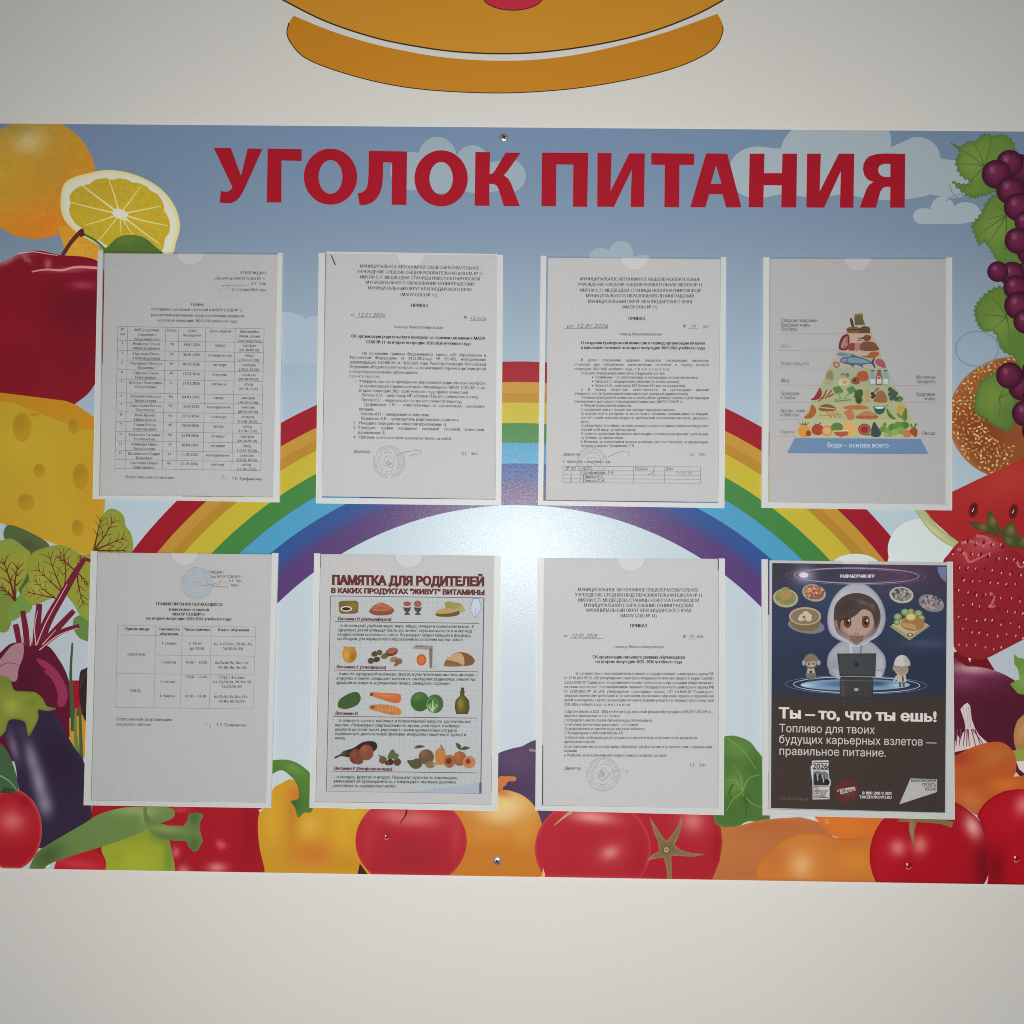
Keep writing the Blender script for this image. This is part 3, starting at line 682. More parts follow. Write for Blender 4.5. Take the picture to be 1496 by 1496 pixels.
for x0 in (1180, 1194, 1206): pr.line([(x0, 118), (x0+8, 170), (x0+12, 225)], 3, (140, 112, 120), 2, smooth=True, keep=True)
pr.up(); item('printed_garlic')
CR = lambda: grad((164, 78, 36), [(1360, 370, 90, 50, -8, (168, 98, 46), .8), (1160, 380, 70, 40, 0, (146, 50, 28), .8), (1250, 500, 160, 36, -6, (160, 72, 28), .7), (1400, 520, 90, 40, 0, (198, 104, 36), .7), (1220, 600, 60, 50, 30, (184, 112, 60), .6), (1400, 410, 40, 60, 0, (168, 72, 24), .5)])
pr.fill([(1090, 400), (1150, 365), (1230, 325), (1310, 302), (1375, 300), (1420, 325), (1450, 370), (1455, 440), (1435, 490), (1300, 525), (1090, 560)], CR(), smooth=True, grid=14)
pr.fill([(1090, 540), (1200, 535), (1330, 508), (1450, 482), (1560, 470), (1560, 560), (1420, 550), (1340, 585), (1290, 630), (1256, 680), (1190, 640), (1090, 590)], CR(), smooth=True, grid=14)
pr.fill([(1455, 400), (1560, 395), (1560, 470), (1500, 465), (1470, 440)], (196, 184, 180)); pr.fill([(1440, 480), (1455, 455), (1475, 478)], (210, 160, 150))
item('printed_carrot')
pr.ell(1010, 892, 318, 305, grad((150, 14, 26), [(835, 850, 46, 44, 0, (206, 120, 116), .85), (955, 835, 40, 48, 0, (202, 112, 106), .85), (1230, 740, 40, 70, -25, (214, 160, 150), .9), (1150, 660, 60, 60, 0, (130, 20, 26), .5), (1290, 960, 60, 150, 0, (96, 10, 20), .8), (760, 880, 60, 150, 0, (166, 20, 32), .5)], rim=((120, 12, 22), 12, .5)), grid=14, n=60)
pr.fill([(880, 690), (960, 690), (1060, 700), (1130, 715), (1120, 745), (1060, 725), (940, 715), (926, 760), (925, 800), (934, 855), (912, 810), (898, 760), (900, 715), (830, 712)], grad((112, 96, 56), [(910, 760, 12, 60, 0, (146, 126, 86), .7)]), grid=12)
pr.ell(896, 944, 17, 18, (118, 10, 20)); pr.line([(882, 952), (895, 962), (912, 950)], 6, (196, 96, 98), 3, smooth=True); pr.ell(888, 936, 5, 7, (222, 176, 172))
item('printed_tomato', 'red printed tomato with twin gleams and a water drop')
pr.fill([(1254, 680), (1290, 620), (1350, 575), (1430, 550), (1496, 545), (1640, 560), (1700, 700), (1700, 1100), (1340, 1100), (1310, 980), (1300, 830), (1270, 720)], grad((150, 12, 26), [(1490, 630, 44, 60, 20, (206, 120, 116), .8), (1350, 960, 50, 120, 0, (100, 8, 18), .8), (1400, 700, 80, 80, 0, (162, 18, 32), .6)], rim=((110, 10, 20), 12, .5)), smooth=True, grid=14)
pr.ell(1456, 908, 16, 18, (118, 8, 18)); pr.line([(1443, 914), (1455, 926), (1470, 912)], 6, (196, 96, 98), 3, smooth=True); pr.ell(1449, 899, 5, 7, (222, 176, 172)); item('printed_tomato')
# ------------------------------------------------ right: bagel, watermelon, strawberry, grapes
pr.frame(*Z8)
pr.ell(560, 1200, 262, 245, grad((126, 70, 36), [(330, 1340, 40, 110, -34, (168, 120, 80), .85), (440, 1215, 90, 60, 0, (104, 50, 26), .6), (430, 1300, 100, 100, 0, (110, 52, 26), .7), (400, 1050, 100, 60, -30, (138, 82, 40), .7)], rim=((150, 100, 60), 12, .5)), grid=12, n=60)
rs = random.Random(11); seeds = []
for i in range(1100):
    a = rs.uniform(1.6, 5.2); r = rs.uniform(.45, .97); x, y = 560+262*r*math.cos(a), 1200+245*r*math.sin(a)
    if y > 1360 and x < 420: continue
    if any((x-u)**2+(y-v)**2 < 150 for u, v in seeds): continue
    seeds.append((x, y))
    pr.ell(x, y, rs.uniform(5.5, 9), rs.uniform(2.6, 4.4), rs.choice([(196, 150, 92), (182, 128, 70), (206, 168, 116), (160, 104, 54)]), rot=rs.uniform(0, 180), keep=True, n=8)
pr.up(); item('printed_sesame_bun')
pr.frame(*Z7)
pr.fill([(350, 108), (430, 69), (577, -2), (715, -64), (822, -119), (962, -181), (962, 600), (520, 420), (450, 338), (380, 275), (330, 230), (285, 178), (250, 140)], grad((146, 30, 34), [(760, -10, 260, 130, -20, (162, 52, 40), .85)]), grid=14)
pr.fill([(225, 160), (250, 150), (290, 180), (335, 240), (390, 290), (455, 335), (520, 400), (430, 370), (370, 335), (310, 285), (262, 225)], grad((158, 164, 116), [(330, 280, 160, 12, 40, (190, 190, 150), .7)], rim=((120, 138, 84), 7, .6)), smooth=True, grid=9)
for x, y in ((546, 168), (765, 176)):
    pr.ell(x, y, 26, 44, grad((56, 22, 20), rim=((120, 20, 28), 14, .9)), rot=12, grid=8); pr.line([(x-6, y+10), (x+4, y-12)], 6, (206, 190, 180), 2)
item('printed_watermelon')
sb = [(380, 458), (410, 410), (442, 368), (480, 335), (520, 312), (565, 300), (605, 295), (650, 310), (690, 338), (730, 372), (780, 392), (830, 430), (960, 470), (1000, 700), (940, 830), (823, 876), (720, 928), (620, 978), (560, 985), (480, 962), (440, 915), (400, 800), (380, 600)]
pr.fill(sb, grad((126, 28, 38), [(530, 400, 130, 70, 0, (166, 60, 66), .6), (620, 350, 90, 40, 0, (180, 100, 104), .6), (560, 800, 150, 150, 0, (114, 24, 32), .6), (700, 600, 150, 150, 0, (134, 26, 36), .6)], rim=((128, 14, 26), 14, .5)), smooth=True, grid=16)
for pts in ([(480, 350), (530, 340), (570, 355), (640, 345)], [(500, 400), (520, 450), (560, 440), (640, 400)], [(640, 620), (655, 660), (640, 700), (670, 690)], [(780, 440), (800, 480), (830, 470)], [(460, 380), (500, 400)], [(560, 310), (620, 320), (660, 370)]): pr.line(pts, 18, (168, 84, 90), 8, smooth=True, keep=True)
pr.up()
for i in range(11):
    for j in range(9):
        x, y = 415+i*48+(j % 2)*24+rs.uniform(-8, 8), 330+j*70+rs.uniform(-10, 10)+i*6
        if inside(np.array([x]), np.array([y]), spline(sb))[0] and y < 900-i*10:
            pr.ell(x, y, 8, 13, (112, 14, 26), rot=15, keep=True, n=10)
pr.up()
rs2 = random.Random(11)
for i in range(11):
    for j in range(9):
        x, y = 415+i*48+(j % 2)*24+rs.uniform(-8, 8), 330+j*70+rs.uniform(-10, 10)+i*6
        if inside(np.array([x]), np.array([y]), spline(sb))[0]:
            pr.ell(x, y, 3.2, 7.5, rs.choice([(206, 150, 120), (196, 130, 110), (214, 176, 150)]), rot=rs.uniform(5, 30), keep=True, n=8)
pr.up()
for pts in ([(525, 232), (580, 238), (640, 262), (690, 320), (640, 300), (590, 285), (550, 262)], [(632, 168), (660, 205), (690, 262), (698, 300), (660, 285), (628, 262), (618, 230)], [(765, 228), (770, 262), (790, 300), (800, 370), (750, 365), (712, 320), (700, 280), (730, 250)], [(790, 330), (860, 300), (900, 380), (823, 388), (790, 365)], [(700, 300), (760, 330), (800, 372), (730, 366)]):
    pr.fill(pts, grad((62, 66, 32), [(np.mean([q[0] for q in pts]), np.mean([q[1] for q in pts])-20, 22, 30, 20, (122, 112, 62), .7)], rim=((46, 52, 26), 6, .5)), smooth=True, grid=9)
item('printed_strawberry')
pr.fill([(768, 955), (790, 975), (840, 985), (960, 1000), (960, 1210), (840, 1180), (790, 1172), (745, 1120), (780, 1100), (800, 1092), (790, 1040), (770, 1010)], grad((92, 124, 56), [(820, 1100, 50, 50, 0, (122, 146, 74), .7)]), grid=14)
item('printed_celery_leaf')
# grape leaves and grapes
pr.frame(*Z8)
def jag(pts, a=7, n=5):
    p = spline(pts, n); c = p.mean(0); o = []
    for i, q in enumerate(p):
        d = (q-c)/np.hypot(*(q-c)); o.append(q+d*(a if i % 2 else -a))
    return o
def leaf(pts, root, tips, base=(84, 110, 46), jagged=4.5):
    cx, cy = np.mean([q[0] for q in pts]), np.mean([q[1] for q in pts])
    pr.fill(jag(pts, jagged), grad(base, [(cx, cy, 60, 70, 0, (106, 128, 56), .8), (cx+60, cy+60, 60, 60, 0, (70, 104, 44), .7)], rim=((62, 92, 46), 10, .7)), grid=9)
    for t in tips: pr.line([root, ((root[0]+t[0])/2+4, (root[1]+t[1])/2-5), t], 4, (56, 84, 40), 2, smooth=True, keep=True)
    pr.up(); item('printed_grape_leaf')
for pts in ([(460, 40), (480, 75), (520, 60), (600, 95)], [(290, 335), (340, 310), (400, 325), (470, 345)], [(300, 270), (330, 320), (430, 350), (520, 330)]): pr.line(pts, 3.5, (96, 112, 104), 2, smooth=True, keep=True)
item('printed_tendril'); pr.up(); pr.ring(412, 924, 85, 69, 5, (108, 126, 138)); item('printed_tendril')
leaf([(305, 103), (345, 118), (375, 100), (410, 95), (435, 68), (480, 75), (520, 72), (560, 110), (570, 200), (520, 270), (475, 305), (430, 318), (395, 325), (350, 300), (312, 258), (350, 268), (385, 262), (345, 235), (325, 180), (338, 140)], (440, 200), [(340, 130), (400, 110), (470, 90), (345, 190), (360, 285), (460, 300)])
leaf([(390, 430), (420, 395), (450, 340), (490, 305), (540, 330), (575, 400), (610, 480), (600, 585), (540, 592), (490, 575), (465, 530), (440, 500), (420, 515), (405, 480)], (528, 395), [(420, 470), (455, 410), (480, 350), (520, 530), (460, 500)])
leaf([(400, 780), (412, 740), (450, 700), (500, 675), (560, 690), (600, 760), (620, 900), (610, 1020), (580, 1020), (560, 960), (510, 930), (480, 860), (440, 855), (415, 830)], (530, 800), [(430, 790), (470, 720), (540, 900), (480, 840), (520, 700)])
GR = [(640, 260, 60), (650, 380, 60), (577, 208, 60), (542, 186, 54), (489, 230, 59), (546, 295, 58), (630, 450, 60), (575, 360, 57), (620, 540, 50), (604, 420, 44), (575, 494, 54)]
def grapes(L):
    for x, y, r in L:
        pr.ell(x, y, r, r*.98, grad((74, 22, 46), [(x-r*.1, y-r*.15, r*.75, r*.7, 0, (96, 32, 60), .8), (x-r*.3, y-r*.35, r*.16, r*.2, 0, (172, 116, 142), .6)], rim=((44, 12, 30), r*.28, .85)), grid=r/4.2, n=40)
    item('printed_grapes')
grapes(GR)

grapes([(620, 620, 50), (552, 628, 52), (494, 617, 42), (640, 720, 56), (566, 680, 50), (577, 752, 58), (606, 815, 50)])
leaf([(400, 1130), (420, 1060), (450, 1035), (500, 1010), (545, 1040), (565, 1100), (570, 1180), (540, 1250), (490, 1235), (440, 1200), (405, 1175)], (500, 1120), [(430, 1090), (455, 1170), (500, 1190), (520, 1070), (545, 1100)], jagged=4)
grapes([(640, 1010, 50), (588, 1078, 52), (541, 1030, 54), (640, 1120, 50), (604, 1180, 54), (640, 1250, 50)])
# ------------------------------------------------ title
pr.tone = None
TR = (147, 21, 36); T1 = (300, 190, 2.877); T2 = (780, 190, 2.671)
pr.e = E(680, 262)
def letter(pts, holes=(), smooth_at=None): pr.e = E(680, 262); pr.fill(pts, TR, holes=holes); pr.e = E(680, 262); pr.build('title_letter', board, M_VINYL)
pr.frame(*T1)
letter([(35, 75), (107, 75), (150, 192), (178, 77), (240, 79), (170, 235), (158, 260), (145, 282), (130, 297), (110, 307), (85, 308), (60, 305), (65, 255), (80, 259), (95, 258), (108, 250), (114, 240)])
letter([(262, 78), (405, 80), (405, 130), (320, 128), (320, 305), (258, 304)])
letter(ellipse(526, 196, 112, 118, 0, 60), [ellipse(526, 197, 50, 71, 0, 48)])
letter([(687, 87), (848, 90), (845, 315), (783, 314), (785, 137), (748, 135), (746, 205), (742, 240), (735, 262), (722, 285), (705, 302), (680, 313), (665, 316), (648, 315), (640, 265), (655, 263), (668, 256), (678, 244), (683, 225), (686, 180)])
letter(ellipse(991, 203, 112, 118, 0, 60), [ellipse(991, 203, 49, 69, 0, 48)])
letter([(1135, 92), (1197, 93), (1195, 185), (1207, 182), (1216, 172), (1262, 95), (1326, 95), (1268, 175), (1255, 190), (1272, 203), (1284, 222), (1322, 320), (1255, 320), (1232, 248), (1224, 233), (1212, 227), (1194, 226), (1194, 319), (1132, 318)])
pr.frame(*T2)
letter([(32, 88), (212, 89), (208, 300), (152, 299), (154, 135), (88, 134), (86, 298), (29, 297)])
letter([(248, 89), (303, 90), (299, 238), (372, 91), (433, 91), (430, 300), (377, 300), (382, 155), (312, 300), (247, 299)])
letter([(458, 90), (626, 92), (625, 136), (568, 136), (567, 302), (509, 301), (511, 136), (458, 135)])
letter([(672, 91), (755, 92), (810, 302), (750, 302), (736, 250), (684, 250), (669, 302), (610, 301)], [[(711, 138), (732, 210), (690, 210)]])
letter([(842, 92), (900, 92), (898, 168), (968, 168), (970, 92), (1027, 92), (1024, 302), (965, 302), (967, 216), (897, 215), (895, 302), (838, 301)])
letter([(1066, 92), (1120, 92), (1115, 240), (1190, 92), (1250, 92), (1247, 303), (1194, 303), (1198, 160), (1132, 303), (1063, 302)])
letter([(1449, 93), (1447, 303), (1390, 303), (1391, 222), (1375, 221), (1362, 226), (1352, 240), (1335, 303), (1271, 303), (1297, 232), (1308, 214), (1325, 203), (1305, 195), (1290, 178), (1284, 155), (1286, 133), (1295, 115), (1310, 102), (1335, 94), (1370, 91)], [[(1391, 132), (1391, 183), (1368, 183), (1352, 176), (1344, 164), (1343, 150), (1350, 138), (1365, 132)]])
pr.e = None
HTOP = pr.h
# ------------------------------------------------ two screws that hold the board
import bmesh
def screw(px, py):
    c = P([px], [py], BH)[0]; R = 6.4*DIST/F
    bm = bmesh.new()
    prof = [(R, 0.0), (R, .0004), (R*.93, .0009), (R*.7, .0016), (R*.4, .0020), (R*.16, .00212)]
    rings = [[bm.verts.new((c[0]+r*math.cos(k*math.pi/14), -BH-.0004-h, c[2]+r*math.sin(k*math.pi/14))) for k in range(28)] for r, h in prof]
    for a, b in zip(rings, rings[1:]):
        for k in range(28): bm.faces.new((a[k], a[(k+1) % 28], b[(k+1) % 28], b[k]))
    bm.faces.new(rings[-1])
    for v in bm.verts: v.co = Vector(v.co)-Vector(origin_of(board))
    bmesh.ops.recalc_face_normals(bm, faces=bm.faces)
    me = bpy.data.meshes.new('screw'); bm.to_mesh(me); bm.free()
    for p_ in me.polygons: p_.use_smooth = True
    o = link('screw', me, board, M_STEEL)
    # the cross-shaped recess
    bm = bmesh.new()
    for a in (0.5, 0.5+math.pi/2):
        L, W = R*.52, R*.15
        pts = [(-L, -W), (L, -W), (L, W), (-L, W)]
        vs = []
        for hh in (.0016, .00245 if a < 1 else .00240):
            vs.append([bm.verts.new((c[0]+x*math.cos(a)-y*math.sin(a), -BH-.0004-hh, c[2]+x*math.sin(a)+y*math.cos(a))) for x, y in pts])
        bm.faces.new(vs[1]); 
        for k in range(4): bm.faces.new((vs[0][k], vs[0][(k+1) % 4], vs[1][(k+1) % 4], vs[1][k]))
    for v in bm.verts: v.co = Vector(v.co)-Vector(origin_of(o))
    bmesh.ops.recalc_face_normals(bm, faces=bm.faces)
    me = bpy.data.meshes.new('cross_recess'); bm.to_mesh(me); bm.free(); link('cross_recess', me, o, M_DARK)
screw(736, 201.3); screw(726.5, 1257.8)

# ================================================================== eight clear pockets and their sheets
R0, R1 = BH+0.00002, HTOP+0.0015          # rails
HS = HTOP+0.0007                          # sheets
C0, C1 = R1+0.00005, R1+0.00040           # clear fronts
PK = [  # TL, TR, BR, BL, inner left x (top, bottom), inner right x (top, bottom), bottom rail's upper y (left, right), notch centre
    ((143, 366), (413, 369.5), (408.5, 734), (135.3, 729), (150.2, 144.8), (405.5, 398.8), (723.8, 726.5), 278),
    ((465.6, 369.7), (735, 372.5), (732.3, 738.5), (461.4, 735.5), (475, 470.5), (726.7, 723.7), (727, 730), 600),
    ((790, 373.6), (1061, 376), (1058.3, 742.5), (786, 738), (798.4, 793.6), (1053, 1049.3), (731.5, 735), 927),
    ((1115, 376), (1391, 376.4), (1391, 745.7), (1112.4, 742), (1124.3, 1122.5), (1382.7, 1382), (733.5, 737), 1253),
    ((132.8, 805), (406.7, 808), (396.4, 1180.6), (122, 1176.4), (142, 132.5), (397.3, 388.9), (1169.3, 1172.6), 269),
    ((459, 808.4), (731.7, 811.6), (727, 1185), (452, 1180), (468, 461), (722.3, 717.7), (1171.6, 1175.6), 597),
    ((785, 814.5), (1059, 816), (1057.6, 1191), (782, 1184), (793.8, 791.8), (1050.3, 1049.3), (1176.5, 1181), 922),
    ((1112.6, 817), (1392, 820.6), (1395, 1197.5), (1114, 1191), (1122, 1122.8), (1383.7, 1383.2), (1182, 1188), 1250),
]
PL = ['white-railed clear pocket holding the canteen visit schedule, under the sliced orange',
      'white-railed clear pocket holding the order sheet with a black staple in its corner',
      'white-railed clear pocket holding the order with a small signature table at its foot',
      'white-railed clear pocket holding the food pyramid sheet, beside the grapes',
      'white-railed clear pocket holding the four-column meal timetable, beside the aubergine and beetroot',
      'white-railed clear pocket holding the illustrated vitamin leaflet',
      'white-railed clear pocket holding the drinking order, between the vitamin leaflet and the dark poster',
      'white-railed clear pocket holding the dark blue and brown poster']
for (TL, TR_, BR, BL, il, ir, yb, nx), lab in zip(PK, PL):
    cx, cy = (TL[0]+BR[0])/2, (TL[1]+BR[1])/2
    o = P([cx], [cy], R0)[0]
    t = thing('document_pocket', lab, 'document pocket', tuple(o), 'document pockets on the board')
    prism('side_rail', [TL, (il[0], TL[1]+.15), (il[1], yb[0]), (BL[0]+(TL[0]-BL[0])*.02, yb[0])], R0, R1, t, M_RAIL)
    prism('side_rail', [(ir[0], TR_[1]-.15), TR_, (BR[0], yb[1]+.1), (ir[1], yb[1])], R0, R1, t, M_RAIL)
    prism('bottom_rail', [(BL[0]+(TL[0]-BL[0])*.02, yb[0]), (BR[0], yb[1]+.1), BR, BL], R0, R1, t, M_RAIL)
    sl = (TR_[1]-TL[1])/(TR_[0]-TL[0]); r = 19.5
    nt = [(nx+r*math.cos(a), TL[1]+.4+sl*(nx+r*math.cos(a)-TL[0])+r*.93*math.sin(a)) for a in np.linspace(math.pi, 0, 15)]
    q = [(TL[0]+.4, TL[1]+.4)]+nt+[(TR_[0]-.4, TR_[1]+.4), (BR[0]-.5, BR[1]-.5), (BL[0]+.5, BL[1]-.5)]
    prism('clear_front', q, C0, C1, t, M_CLEAR)

INK = (30, 30, 34)
class Doc:
    def __init__(s, label, cat, quad, alb, slope, name='notice_sheet', group=None):
        q = np.array(quad, float); c = q[[0, 1, -2, -1]].mean(0); s.quad = q
        s.t = thing(name, label, cat, tuple(P([c[0]], [c[1]], HS)[0]), 'typed notices in the pockets' if name == 'notice_sheet' else None)
        m = mat('paper', 0.85, 0.15, alb, vary=0.05, bump=0.25, bscale=14, bdist=0.004)
        prism('sheet', quad, HS, HS+0.0001, s.t, m)
        s.h = HS+0.00012; s.slope = slope; s.e = E(c[0], c[1]); s.fr = (0, 0, 1)
    def new(s, up=1):
        s.h += 0.00001*up; p = Print(s.h, step=0.000004, trans=TCLEAR, e=s.e, slope=s.slope); p.frame(*s.fr); p.jit = 38 if s.t.name.startswith('notice') else 0; return p
    def done(s, p, name): s.h = max(s.h, p.h); return p.build(name, s.t, M_PAPER)
def A(v): return (v*1.0, v*.982, v*.985)
def lines(p, L, h, dy=0.0, **k):
    for l in L:
        p.text(l[0], l[1], l[2], l[3]+dy, h, INK, **k)
def table(p, xt, xb, yl, slope, w=2.2, col=(70, 70, 72), skip=()):
    """grid with column x at top / bottom, row y at the left edge"""
    y0, y1 = yl[0], yl[-1]
    for a, b in zip(xt, xb): p.line([(a, y0+slope*(a-xt[0])), (b, y1+slope*(b-xt[0]))], w, col, keep=True)
    p.up()
    for i, y in enumerate(yl):
        f = (y-y0)/(y1-y0); a, b = xt[0]+(xb[0]-xt[0])*f, xt[-1]+(xb[-1]-xt[-1])*f
        if i in skip: a = xt[1]+(xb[1]-xt[1])*f
        p.line([(a, y+slope*(a-xt[0])), (b, y+slope*(b-xt[0]))], w, col, keep=True)
    p.up()
def cell(p, body, xc, y, h, k=0.86, **kw):
    W = sum(glyph(c, kw.get('off', 0.0))[2] for c in body)*h*k
    p.text(body, xc-W/2, xc+W/2, y, h, INK, **kw)
def stamp(d, cx, cy, r, rot=30, col=(132, 143, 160), faint=False):
    p = d.new(); rn = random.Random(int(cx))
    w = 3.0 if faint else 4.5
    c2 = (146, 154, 168) if faint else col
    for k, ww in ((1.0, w), (.90, w*.7), (.62, w*.8)):
        for a in range(0, 360, 12):
            if rn.random() < .86: 
                q = np.vstack([ellipse(cx, cy, r*k+ww/2, r*k+ww/2, 0, 5, a, a+12), ellipse(cx, cy, r*k-ww/2, r*k-ww/2, 0, 5, a, a+12)[::-1]]); p.fill(q, c2, keep=True)
    for ring_r, n in ((.81, 34), (.71, 28)):
        for i in range(n):
            if rn.random() < .8:
                a = 2*math.pi*i/n; x, y = cx+r*ring_r*math.cos(a), cy+r*ring_r*math.sin(a); L = r*.035
                p.line([(x-L*math.cos(a+rn.uniform(-.6, .6)), y-L*math.sin(a)), (x+L*math.cos(a), y+L*math.sin(a+rn.uniform(-.5, .5)))], w*1.2, c2, keep=True)
    s_ = r*.42; rr = math.radians(rot)
    sq = [(cx+s_*math.cos(rr+k*math.pi/2), cy+s_*math.sin(rr+k*math.pi/2)) for k in range(5)]
    p.line(sq, w*.9, c2, keep=True); p.up()
    for i in range(7):
        a = rn.uniform(0, 6.28); p.line([(cx+rn.uniform(-.2, .2)*r, cy+rn.uniform(-.22, .22)*r), (cx+rn.uniform(-.2, .2)*r, cy+rn.uniform(-.22, .22)*r)], w, c2, keep=True)
    d.done(p, 'round_stamp')
def sign(d, strokes, col=(84, 88, 104), w=3.2):
    p = d.new()
    for st in strokes: p.line(st, w, col, w*.6, smooth=True, keep=True)
    d.done(p, 'signature')
REG, BOLD = (0.028, -0.012), (0.068, -0.005)

# ---------------------------------------------------------------- 1 visit schedule
d = Doc('schedule sheet with a thirteen-row dated table and faint stamp, top corner beside the red apple', 'notice', [(153, 370), (405.3, 372), (398.6, 725.6), (146.3, 723)], A(.60), .0155)
U, Lo = (130, 350, 5.159), 980.2
d.fr = U; p = d.new()
lines(p, [('УТВЕРЖДАЮ', 1138, 1338, 260), ('Директор МАОУ СОШ № 11', 950, 1333, 300), ('С.Г. Эпп', 1222, 1335, 343), ('12 января 2026 года', 1076, 1338, 385)], 20, off=REG)
lines(p, [('График', 768, 865, 497), ('посещения школьной столовой в МАОУ СОШ № 11', 470, 1160, 533), ('родителями (законными представителями) учащихся', 468, 1168, 576), ('на второе полугодие 2025-2026 учебного года', 515, 1118, 617)], 20, off=REG)
lines(p, [('Ответственный по питанию', 273, 640, 818+Lo), ('Т.Н. Трофименко', 1076, 1305, 832+Lo)], 20, off=REG)
xt = [218, 292, 578, 677, 880, 1103, 1320]; xb = [195, 272, 553, 655, 858, 1077, 1295]
yr = [655, 760, 835, 907, 980, 1052, 1155, 1225, 1298, 1370, 1445, 1517, 1588, 1658, 1725]
def cx_(i, y): f = (y-655)/1070; return ((xt[i]+xt[i+1])/2*(1-f)+(xb[i]+xb[i+1])/2*f)
def cy_(i, y): return y+.0155*((xt[i]+xt[i+1])/2-218)
for i, ls in enumerate((['№', 'п/п'], ['ФИО родителя', '(законного', 'представителя)'], ['Класс'], ['Дата', 'посещения'], ['День недели'], ['Вид приёма', 'пищи, время', '(завтрак/обед)'])):
    for k, tx in enumerate(ls): cell(p, tx, cx_(i, 700), cy_(i, 686+k*35), 19, off=REG, k=.92)
ROWS = [('1', 'Лямцева Ольга', 'Александровна', '9а', '14.01.2026', 'среда', 'завтрак', '(09.30-09.50)'), ('2', 'Горовая Ольга', 'Александровна', '4б', '26.01.2026', 'понедельник', 'обед', '(13.10-13.20)'),
        ('3', 'Огурцова Инесса', 'Юрьевна', '9в', '05.02.2026', 'четверг', 'завтрак', '(10.30-10.50)'), ('4', 'Сирова Ольга', 'Викторовна', '10', '17.02.2026', 'вторник', 'завтрак', '(09.30-09.50)'),
        ('5', 'Шестун Екатерина', 'Алексеевна', '11', '27.02.2026', 'пятница', 'обед', '(13.10-13.20)'), ('6', 'Заленко Наталья', 'Алексеевна', '8а', '04.03.2026', 'среда', 'завтрак', '(10.30-10.50)'),
        ('7', 'Савочкина Елена', 'Сергеевна', '9б', '16.03.2026', 'понедельник', 'завтрак', '(09.30-09.50)'), ('8', 'Ким Ирина', 'Николаевна', '9а', '27.03.2026', 'пятница', 'завтрак', '(10.30-10.50)'),
        ('9', 'Гавва Елена', 'Анатольевна', '4б', '08.04.2026', 'среда', 'обед', '(13.10-13.20)'), ('10', 'Лысенко Татьяна', 'Евгеньевна', '9в', '16.04.2026', 'четверг', 'завтрак', '(09.30-09.50)'),
        ('11', 'Климова Нина', 'Алексеевна', '10', '28.04.2026', 'вторник', 'обед', '(13.10-13.20)'), ('12', 'Матвиенко Лидия', 'Юрьевна', '11', '11.05.2026', 'понедельник', 'завтрак', '(10.30-10.50)'),
        ('', 'Сысоева Ольга', 'Викторовна', '8а', '21.05.2026', 'четверг', 'обед', '(13.10-13.20)')]
for r, y in zip(ROWS, yr[1:]):
    y += 2
    if r[0]: cell(p, r[0], cx_(0, y), cy_(0, y+26), 19, off=REG)
    cell(p, r[1], cx_(1, y), cy_(1, y+29), 20, off=REG, k=.95); cell(p, r[2], cx_(1, y), cy_(1, y+62), 20, off=REG, k=.95)
    cell(p, r[3], cx_(2, y), cy_(2, y+28), 19, off=REG, k=1.0); cell(p, r[4], cx_(3, y), cy_(3, y+30), 20, off=REG, k=1.0)
    cell(p, r[5], cx_(4, y), cy_(4, y+32), 19, off=REG, k=1.0); cell(p, r[6], cx_(5, y), cy_(5, y+30), 19, off=REG, k=1.0); cell(p, r[7], cx_(5, y), cy_(5, y+64), 19, off=REG, k=1.0)
d.done(p, 'printed_text')
p = d.new(); table(p, xt, xb, yr, .0155); p.line([(1000, 346), (1215, 349)], 2.5, (80, 80, 82)); d.done(p, 'table_lines')
stamp(d, 1035, 345, 112, 20, faint=True)
sign(d, [[(985, 375), (1010, 352), (1040, 345), (1060, 330), (1085, 348), (1130, 330), (1150, 345)], [(990, 372), (1015, 380), (1040, 362), (1070, 372)], [(1000, 830+Lo), (1012, 790+Lo), (1020, 835+Lo), (1035, 815+Lo)]], (112, 116, 130))

# ---------------------------------------------------------------- 2 order on parents' control
HEAD = ['МУНИЦИПАЛЬНОЕ АВТОНОМНОЕ ОБЩЕОБРАЗОВАТЕЛЬНОЕ', 'УЧРЕЖДЕНИЕ СРЕДНЯЯ ОБЩЕОБРАЗОВАТЕЛЬНАЯ ШКОЛА № 11', 'ИМЕНИ С.П. МЕДВЕДЕВА СТАНИЦЫ НОВОПЛАТНИРОВСКОЙ',
        'МУНИЦИПАЛЬНОГО ОБРАЗОВАНИЯ ЛЕНИНГРАДСКИЙ', 'МУНИЦИПАЛЬНЫЙ ОКРУГ КРАСНОДАРСКОГО КРАЯ', '(МАОУ СОШ № 11)']
d = Doc('order sheet with a black staple in its corner, sticking up above its pocket', 'notice', [(477, 367.5), (727.2, 371), (723.2, 729.3), (470.7, 725)], A(.635), .018)
d.fr = (450, 350, 4.987); Lo = 947.5; p = d.new()
for tx, x0, x1, y in zip(HEAD, (378, 358, 378, 420, 435, 672), (1250, 1275, 1255, 1208, 1192, 942), (204, 244, 283, 322, 363, 411)): p.text(tx, x0, x1, y, 22, INK, off=REG)
p.text('ПРИКАЗ', 750, 873, 490, 22, INK, off=BOLD); p.text('Об организации родительского контроля за горячим питанием в МАОУ', 315, 1290, 714, 22, INK, off=BOLD); p.text('СОШ № 11 на второе полугодие 2025-2026 учебного года', 423, 1185, 756, 22, INK, off=BOLD)
lines(p, [('от', 315, 340, 556), ('№', 1137, 1160, 577), ('станица Новоплатнировская', 625, 985, 645)], 20, off=REG)
